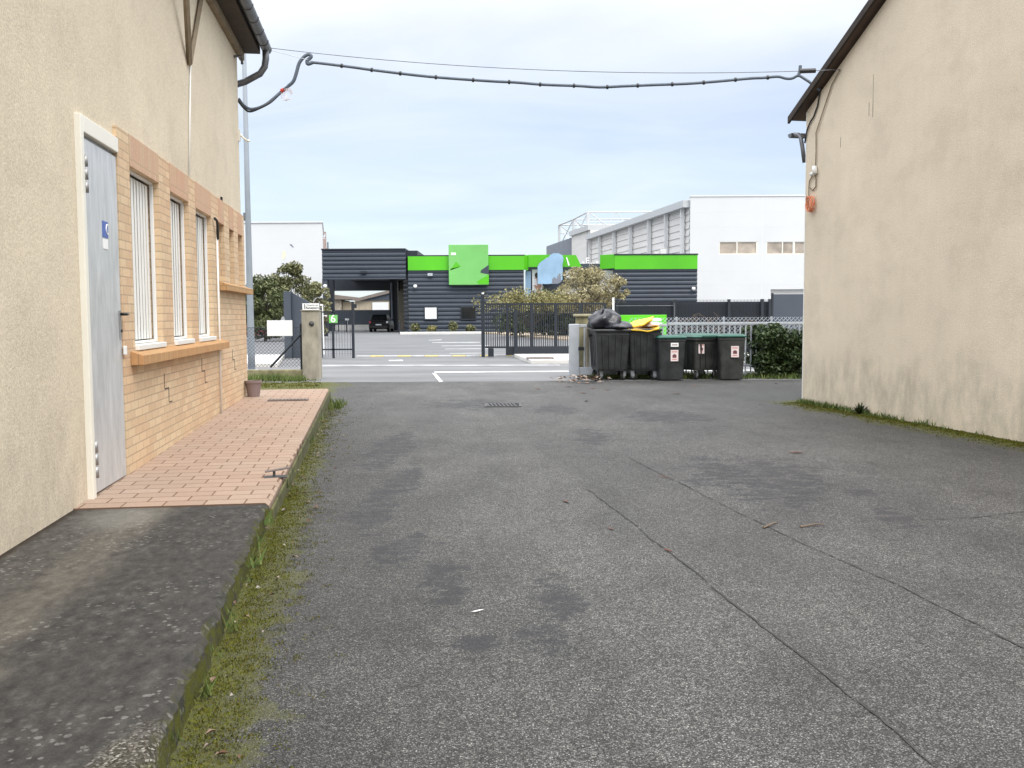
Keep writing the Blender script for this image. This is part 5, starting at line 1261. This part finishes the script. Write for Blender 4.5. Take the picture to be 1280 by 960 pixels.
# low block wall / houses seen through the carport
h1 = thing('far_house', 'low pale timber shed with a shallow pitched roof seen through the carport', 'shed', (X(470, 130), 130, 0))
hz0 = Z(386, 130)
MB().box(X(444, 130), X(500, 130), 130, 140, 0, Z(374, 130)).build('wall', MT['woodwall'], h1, world=True)
MB().prism([at(440, 374.5, 129.5), at(472, 366, 129.5), at(505, 358, 129.5), at(505, 362, 129.5), at(472, 370, 129.5), at(445, 377, 129.5)], (0, 11, 0)).build('roof', MT['brownroof'], h1, world=True)
MB().prism([at(447, 376, 129.8), at(500, 375, 129.8), at(500, 361.5, 129.8), at(472, 369.5, 129.8)], (0, .15, 0)).build('gable', MT['anthflat'], h1, world=True)
MB().box(X(466, 130), X(486, 130), 129.7, 129.95, 0, Z(377, 130)).build('shutter_door', MT['poster'], h1, world=True)
h2 = thing('far_house', 'low rubble and timber outbuilding beyond the carport, left of the shed', 'outbuilding', (X(425, 135), 135, 0))
MB().box(X(400, 135), X(427, 135), 135, 142, 0, Z(374, 135)).build('wall', MT['stone'], h2, world=True)
MB().box(X(427.5, 135), X(446, 135), 135.5, 142, 0, Z(376, 135)).build('lean_to', MT['woodwall'], h2, world=True)
MB().prism([at(398, 366, 134.5), at(441, 371, 134.5), at(441, 374.5, 134.5), at(398, 374, 134.5)], (0, 8, 0)).build('roof', MT['brownroof'], h2, world=True)

# white building far left
wb = thing('white_building', 'tall plain white building with faded lettering behind the left trees', 'building', (X(350, 104), 104, 0))
Yw = 104
fz = Z(278.5, Yw, 350)
ra = at(403, 300, Yw); rbk = at(404.5, 300, Yw + 16)
MB().prism([(X(200, Yw), Yw, 0), (ra.x, Yw, 0), (rbk.x, Yw + 16, 0), (X(200, Yw), Yw + 16, 0)], (0, 0, fz)).build('wall', MT['white'], wb, world=True)
MB().prism([(X(200, Yw), Yw - .12, fz), (ra.x + .12, Yw - .12, fz), (rbk.x + .12, Yw + 16, fz), (X(200, Yw), Yw + 16, fz)], (0, 0, .12)).build('parapet_cap', MT['poster'], wb, world=True)
text('lettering', 'ccl.fr', 1.05, MT['letter'], wb, tuple(at(358, 338.5, Yw - .06)), ext=.02, bold=.003)
for pts in (((362, 305.5), (364, 305), (367.5, 309), (366, 309)), ((352, 329.2), (354.5, 328.6), (355, 330), (352, 330))):
    MB().prism([at(x, y, Yw - .03) for x, y in pts], (0, .02, 0)).build('faded_mark', MT['slate'], wb, world=True)
MB().prism([at(x, y, Yw - .03) for x, y in ((352.5, 315), (356.5, 313), (357.5, 320), (354, 325), (352.5, 324))], (0, .02, 0)).build('logo_remnant', mat('faded_yellow', (.76, .74, .56), .6), wb, world=True)
sn = MB()
for k in range(1, 6): sn.box(X(200, Yw), ra.x - .02, Yw - .006, Yw - .001, k * fz / 6 - .02, k * fz / 6 + .0)
sn.build('panel_joint', MT['poster'], wb, world=True)
rp = thing('roof_tower', 'small pinkish rooftop housing beside the white building edge', 'roof plant', (X(407, 112), 112, 0))
MB().box(X(404, 112), X(409, 112), 112, 114, 0, Z(308, 112)).build('shaft', MT['pink'], rp, world=True)
lat = MB(); xa, xb = X(403.5, 112), X(409, 112)
for x in (xa, xb): lat.box(x - .05, x + .05, 112, 112.1, Z(308, 112), Z(288.5, 112))
lat.box(xa, xb, 112, 112.1, Z(289.5, 112), Z(288.5, 112)).box(xa, xb, 112, 112.1, Z(296, 112), Z(295, 112)).tube([(xa, 112, Z(295, 112)), (xb, 112, Z(289, 112))], .05, 5)
lat.box(xa + .1, xb - .1, 112.02, 112.3, Z(307.9, 112), Z(297, 112)).build('frame', MT['pink'], rp, world=True)
MB().tube([(X(411.5, 112), 112, 0), (X(411.5, 112), 112, Z(301.5, 112))], .08, 6).build('mast', MT['zinc'], rp, world=True)

# ------------------------------------------------------------------ warehouse on the right
wh = thing('warehouse', 'big white warehouse with a long ribbed side wall above the depot', 'warehouse', (X(930, 105), 105, 0))
Yw = 105.0; fx0 = X(862, Yw); fx1 = 46.0; ft = Z(245.5, Yw, 930); pt = Z(258, Yw, 861)
pk = at(738, 300, 150); sx1_, sy1 = pk.x, 150.0; pt2 = pk.z
wins = [(X(898, Yw), X(946.5, Yw), Z(318, Yw, 920), Z(302, Yw, 920)), (X(957, Yw), X(1012, Yw), Z(318, Yw, 980), Z(302, Yw, 980))]
dk = (X(963, Yw), X(1015, Yw), 2.2, Z(361.5, Yw, 985))
mb = MB(); holed(mb, fx0, fx1, 0, ft, wins + [dk], Yw, Yw + .4); mb.box(fx0 + .01, fx1, Yw + .41, Yw + 3, ft - .5, ft - .02)
mb.build('front_wall', MT['white'], wh, world=True)
MB().box(fx0 - .08, fx1, Yw - .08, Yw + .5, ft + .001, ft + .14).build('parapet_cap', MT['poster'], wh, world=True)
jo = MB()
for k in range(1, 9):
    z = ft * k / 9
    if not any(w[2] - .2 < z < w[3] + .2 for w in wins): jo.box(fx0, fx1, Yw - .008, Yw - .001, z - .025, z)
xj = X(951.5, Yw); jo.box(xj - .02, xj + .02, Yw - .008, Yw - .001, 0, ft)
jo.build('panel_joint', MT['poster'], wh, world=True)
for (a, c, z0_, z1_) in wins:
    fr = MB(); fr.box(a, c, Yw + .02, Yw + .25, z0_, z0_ + .1).box(a, c, Yw + .02, Yw + .25, z1_ - .06, z1_).box(c - .2, c, Yw + .02, Yw + .25, z0_ + .1, z1_ - .06).box(a, a + .08, Yw + .02, Yw + .25, z0_ + .1, z1_ - .06)
    mid = a + (c - a) * (.46 if a < X(950, Yw) else .36); fr.box(mid - .06, mid + .06, Yw + .02, Yw + .25, z0_ + .1, z1_ - .06)
    if a > X(950, Yw): m2 = X(991, Yw); fr.box(m2 - .12, m2 + .12, Yw + .02, Yw + .25, z0_ + .1, z1_ - .06)
    w_ = fr.build('window', MT['frame_white'], wh, world=True)
    MB().box(a + .08, c - .2, Yw + .12, Yw + .14, z0_ + .1, z1_ - .06).build('pane', mat('dusty_window', (.42, .36, .30), .25, var=.3, scale=1.0), w_, world=True)
MB().box(dk[0] - .2, dk[1] + .2, Yw + .5, Yw + .6, 0, dk[3] + .2).build('dock_opening', MT['dark'], wh, world=True)
# long side: girts, posts and a sloping parapet line
sd = MB(); A = Vector((fx0 + .02, Yw + .4)); B = Vector((sx1_, sy1)); t = (B - A).normalized(); nn = Vector((-t.y, t.x)); nn = nn if nn.x < 0 else -nn
zz = 0; bands = 17
for k in range(bands):
    z0_, z1_ = pt * k / bands, pt * (k + 1) / bands; o0, o1 = 0.0, .09      # overlapping lapped sheets
    sd.quad((A.x + nn.x * o1, A.y + nn.y * o1, z0_), (B.x + nn.x * o1, B.y + nn.y * o1, z0_), (B.x, B.y, z1_), (A.x, A.y, z1_))
    sd.quad((A.x, A.y, z0_), (B.x, B.y, z0_), (B.x + nn.x * o1, B.y + nn.y * o1, z0_), (A.x + nn.x * o1, A.y + nn.y * o1, z0_))
sd.prism([(A.x, A.y, 0), (B.x, B.y, 0), (B.x + 25, B.y, 0), (fx1, A.y, 0)], (0, 0, pt - .1))
sd.build('side_wall', MT['greyclad'], wh, world=True)
ps = MB()
for f in (.03, .155, .30, .48, .66, .84, .985):
    q = A + (B - A) * f; MB().box(q.x + nn.x * .40 - .2, q.x + nn.x * .40 + .2, q.y - .2, q.y + .2, 0, pt - .05).build('side_post', MT['white'], wh, world=True)
MB().prism([(A.x + nn.x * .8, A.y + nn.y * .8, pt - .05), (B.x + nn.x * .8, B.y + nn.y * .8, pt - .05), (B.x, B.y, pt - .05), (A.x, A.y, pt - .05)], (0, 0, .75)).build('side_parapet', MT['lightsteel'], wh, world=True)
# lower rear hall beyond
rh = thing('rear_hall', 'lower grey hall with a slate gable end beyond the warehouse', 'building', (X(725, 156), 156, 0))
a1, a2 = at(738, 298, 156), at(714.5, 298, 168); zt1 = Z(288, 156)
b = MB().prism([(a1.x, 156, 0), (a2.x, 168, 0), (a2.x + 14, 168, 0), (a1.x + 10, 156, 0)], (0, 0, zt1)).build('wall', MT['greyclad'], rh, world=True)
MB().prism([(a1.x - .4, 156, zt1 + .001), (a2.x - .4, 168, zt1 + .001), (a2.x + 14, 168, zt1 + .001), (a1.x + 10, 156, zt1 + .001)], (0, 0, .8)).build('parapet', MT['lightsteel'], rh, world=True)
MB().prism([at(683, 308, 172), at(714, 297, 168), at(714, 325, 168), at(683, 325, 172)], (3, 6, 0)).build('slate_end', MT['slate'], rh, world=True)
MB().box(X(736.5, 154) - .3, X(740.5, 154), 154.5, 155, 0, Z(302, 154)).build('drain_pipe', MT['wood_dark'], rh, world=True)
# bare steel frame standing on the far side
sf = thing('steel_frame', 'pale bare steel roof frame rising behind the ribbed warehouse side', 'steel frame', (X(735, 158), 158, 0))
posts = [(699, 281.4, 182), (716.5, 274.4, 170), (735, 265, 158)]; tops = []
m_ = MB()
for px, py, Y in posts:
    p = at(px, py, Y); tops.append(p); MB().box(p.x - .22, p.x + .22, Y - .22, Y + .22, 0, p.z).build('post', MT['lightsteel'], sf, world=True)
m_ = MB()
for p, q in zip(tops, tops[1:]): m_.tube([p, q], .15, 6)
ends = []
for (px, py, Y), p in zip(posts, tops):
    q = at(840 - (182 - Y) * .0, {182: 264, 170: 257, 158: 247.5}[Y], Y); q = Vector((p.x + 15.5, Y, p.z)); ends.append(q); m_.tube([p, q], .13, 6); m_.tube([p - Vector((0, 0, 1.6)), q - Vector((0, 0, 1.6))], .08, 6)
m_.build('beam', MT['lightsteel'], sf, world=True)
m_ = MB()
for p, q in zip(tops, tops[1:]):
    m_.tube([p, Vector((q.x, q.y, q.z - 4.6))], .09, 5); m_.tube([q, Vector((p.x, p.y, p.z - 4.2))], .09, 5)
for p in tops:
    m_.tube([p, p + Vector((4.6, 0, -3.2))], .10, 5)
    for k in (1, 2): m_.tube([p + Vector((4.6 * k - 2, 0, -3.2)), p + Vector((4.6 * k, 0, 0))], .08, 5); m_.tube([p + Vector((4.6 * k, 0, 0)), p + Vector((4.6 * k + 2.4, 0, -3.2))], .08, 5)
    m_.tube([p + Vector((0, 0, -4.4)), p + Vector((13, 0, -4.4))], .10, 5)
m_.build('brace', MT['lightsteel'], sf, world=True)

# ------------------------------------------------------------------ trees across the road
def T(px, Y): return (X(px, Y), Y, 0)
tree('evergreen_tree', 'dense green bushy tree behind the wire fence and lamp post', T(331, 56), 3.55, 1.6, 1.2, 10000, .085, MT['leaf_mid'], .15, 50, .08, 10, rt=.10, seed=2, open_=.36)
tree('olive_tree', 'tall olive-green tree, highest of the trees before the white building', T(362, 60), 4.75, 1.9, 1.3, 10500, .085, MT['leaf_olive'], .2, 80, .15, 26, rt=.08, seed=5, open_=.22)
tree('pale_tree', 'pale feathery small tree left of the carport column', T(394, 62), 3.75, 1.15, .9, 4200, .075, MT['leaf_pale'], .2, 50, .15, 20, rt=.05, seed=11, open_=.22)
tree('tan_tree', 'broad tan-leaved tree behind the long black gate', T(729, 60), 4.45, 2.75, 1.8, 10500, .06, MT['leaf_tan'], .22, 110, .42, 30, rt=.09, seed=21, open_=.22)
tree('low_shrub', 'yellowish-green low shrub spreading left of the tan-leaved tree', T(664, 58), 2.75, 3.0, 1.2, 5200, .06, MT['leaf_yel'], .15, 70, .74, 16, rt=.05, seed=8, open_=.32)
tree('dark_shrub', 'dark green shrub seen through the bars of the black gate', T(690, 64), 2.3, 3.6, 1.0, 9000, .10, MT['leaf_dark'], .1, 30, .08, 6, rt=.06, seed=31, open_=.45)
tree('twiggy_shrub', 'thin tan shrub right of the tree, before the ribbed wall', T(772, 60), 4.0, .75, .7, 1300, .09, MT['leaf_tan'], .2, 16, .4, 6, rt=.05, seed=15, open_=.22)
for px, h_, lab in ((519, .75, 'small weed clump at the left foot of the depot wall'), (540, .55, 'bright yellow-green weed clump under the pale depot window'), (566, .95, 'tallest weed clump at the foot of the depot wall'), (588, .6, 'low weed clump under the dark depot window')):
    w_ = thing('weed_clump', lab, 'weed', (X(px, 82.5), 82.5, .1)); lv = MB(); leaves(lv, [(Vector((0, 0, h_ * .45)), (.45, .3, h_ * .5))], 240, .12, 1.8); lv.build('foliage', MT['leaf_yel'] if px == 540 else MT['leaf_olive'], w_)
    MB().tube([(0, 0, -.05), (0, 0, h_ * .5)], .02, 5).build('stem', MT['bark'], w_)
rcn = thing('red_container', 'low dark red metal container seen through the wire fence', 'container', (X(327, 70), 70, 0))
zc = Z(400.5, 70)
c_ = MB(); xa, xb = X(300, 70), X(335, 70); c_.box(xa, xb, 70, 71.6, .12, zc)
k = xa
while k < xb - .1: c_.box(k, k + .12, 69.95, 69.999, .2, zc - .1); k += .26
c_.build('body', MT['redmetal'], rcn, world=True); MB().box(xa - .04, xb + .04, 69.93, 71.66, zc + .001, zc + .07).build('rim', MT['redmetal'], rcn, world=True)
MB().box(xa + .2, xa + .4, 70.1, 71.5, 0, .118).box(xb - .4, xb - .2, 70.1, 71.5, 0, .118).build('skids', MT['anthdark'], rcn, world=True)

# ------------------------------------------------------------------ light
SUN_EL, SUN_AZ = math.radians(50), math.radians(148)      # azimuth measured clockwise from +Y
sunv = Vector((math.sin(SUN_AZ) * math.cos(SUN_EL), math.cos(SUN_AZ) * math.cos(SUN_EL), math.sin(SUN_EL)))
sl = bpy.data.lights.new('sun', 'SUN'); sl.energy = 1.15; sl.angle = math.radians(25); sl.color = (1, .95, .88)
so = bpy.data.objects.new('sun', sl); COL.objects.link(so); so.rotation_euler = (-sunv).to_track_quat('-Z', 'Y').to_euler(); so.location = (0, 0, 40)
W = bpy.data.worlds.new('World'); scn.world = W; W.use_nodes = True; nt = W.node_tree; nt.nodes.clear()
out = N(nt, 'ShaderNodeOutputWorld'); bg = N(nt, 'ShaderNodeBackground'); bg.inputs['Strength'].default_value = .1
sky = N(nt, 'ShaderNodeTexSky', sky_type='NISHITA', sun_disc=False, sun_elevation=SUN_EL, sun_rotation=SUN_AZ, air_density=1.0, dust_density=1.2, ozone_density=1.0)
tc = N(nt, 'ShaderNodeTexCoord'); sep = N(nt, 'ShaderNodeSeparateXYZ'); nt.links.new(tc.outputs['Generated'], sep.inputs[0])
el = math_(nt, 'MAXIMUM', sep.outputs[2], 0.0)
# cloud deck: projected onto a plane overhead
dv = math_(nt, 'ADD', el, .22)
cmb = N(nt, 'ShaderNodeCombineXYZ'); nt.links.new(math_(nt, 'DIVIDE', sep.outputs[0], dv), cmb.inputs[0]); nt.links.new(math_(nt, 'DIVIDE', sep.outputs[1], dv), cmb.inputs[1])
cn = noise(nt, mapping(nt, cmb.outputs[0], (.5, .9, 1), (3.1, 1.7, 0)), 1.3, 6, .5, .3)
cf_ = ramp(nt, cn, [(.33, .55), (.62, 1.0)])
hi = ramp(nt, el, [(0.0, .55), (.10, .35), (.22, .55), (.34, 1.0)])
fac = math_(nt, 'ADD', math_(nt, 'MULTIPLY', cf_, .55), math_(nt, 'MULTIPLY', hi, .45), True)
cl1 = ramp(nt, el, [(0.0, (5.6, 6.3, 6.6)), (.07, (5.5, 6.1, 6.6)), (.17, (5.0, 5.5, 6.5)), (.30, (7.1, 7.2, 7.3)), (.5, (13, 13.2, 13.4)), (1.0, (23, 23.2, 23.5))])
# ramps clamp nothing above 1 in colour stops, so the deck's radiance can be given directly
cn2 = noise(nt, mapping(nt, cmb.outputs[0], (.7, 1.5, 1), (7.7, 2.2, 0)), 1.7, 7, .55, .5)
cl1 = mixc(nt, 1.0, cl1, ramp(nt, cn2, [(.34, (.88, .90, .95)), (.52, (1.0, 1.0, 1.0)), (.68, (1.10, 1.08, 1.04))]), 'MULTIPLY')
nt.links.new(mixc(nt, fac, sky.outputs[0], cl1), bg.inputs['Color']); nt.links.new(bg.outputs[0], out.inputs[0])

vs = scn.view_settings; vs.view_transform = 'Standard'; vs.look = 'None'; vs.exposure = 0.75; vs.gamma = 1.0
scn.render.engine = 'CYCLES'; scn.cycles.use_denoising = True; scn.cycles.max_bounces = 6; scn.cycles.transparent_max_bounces = 16
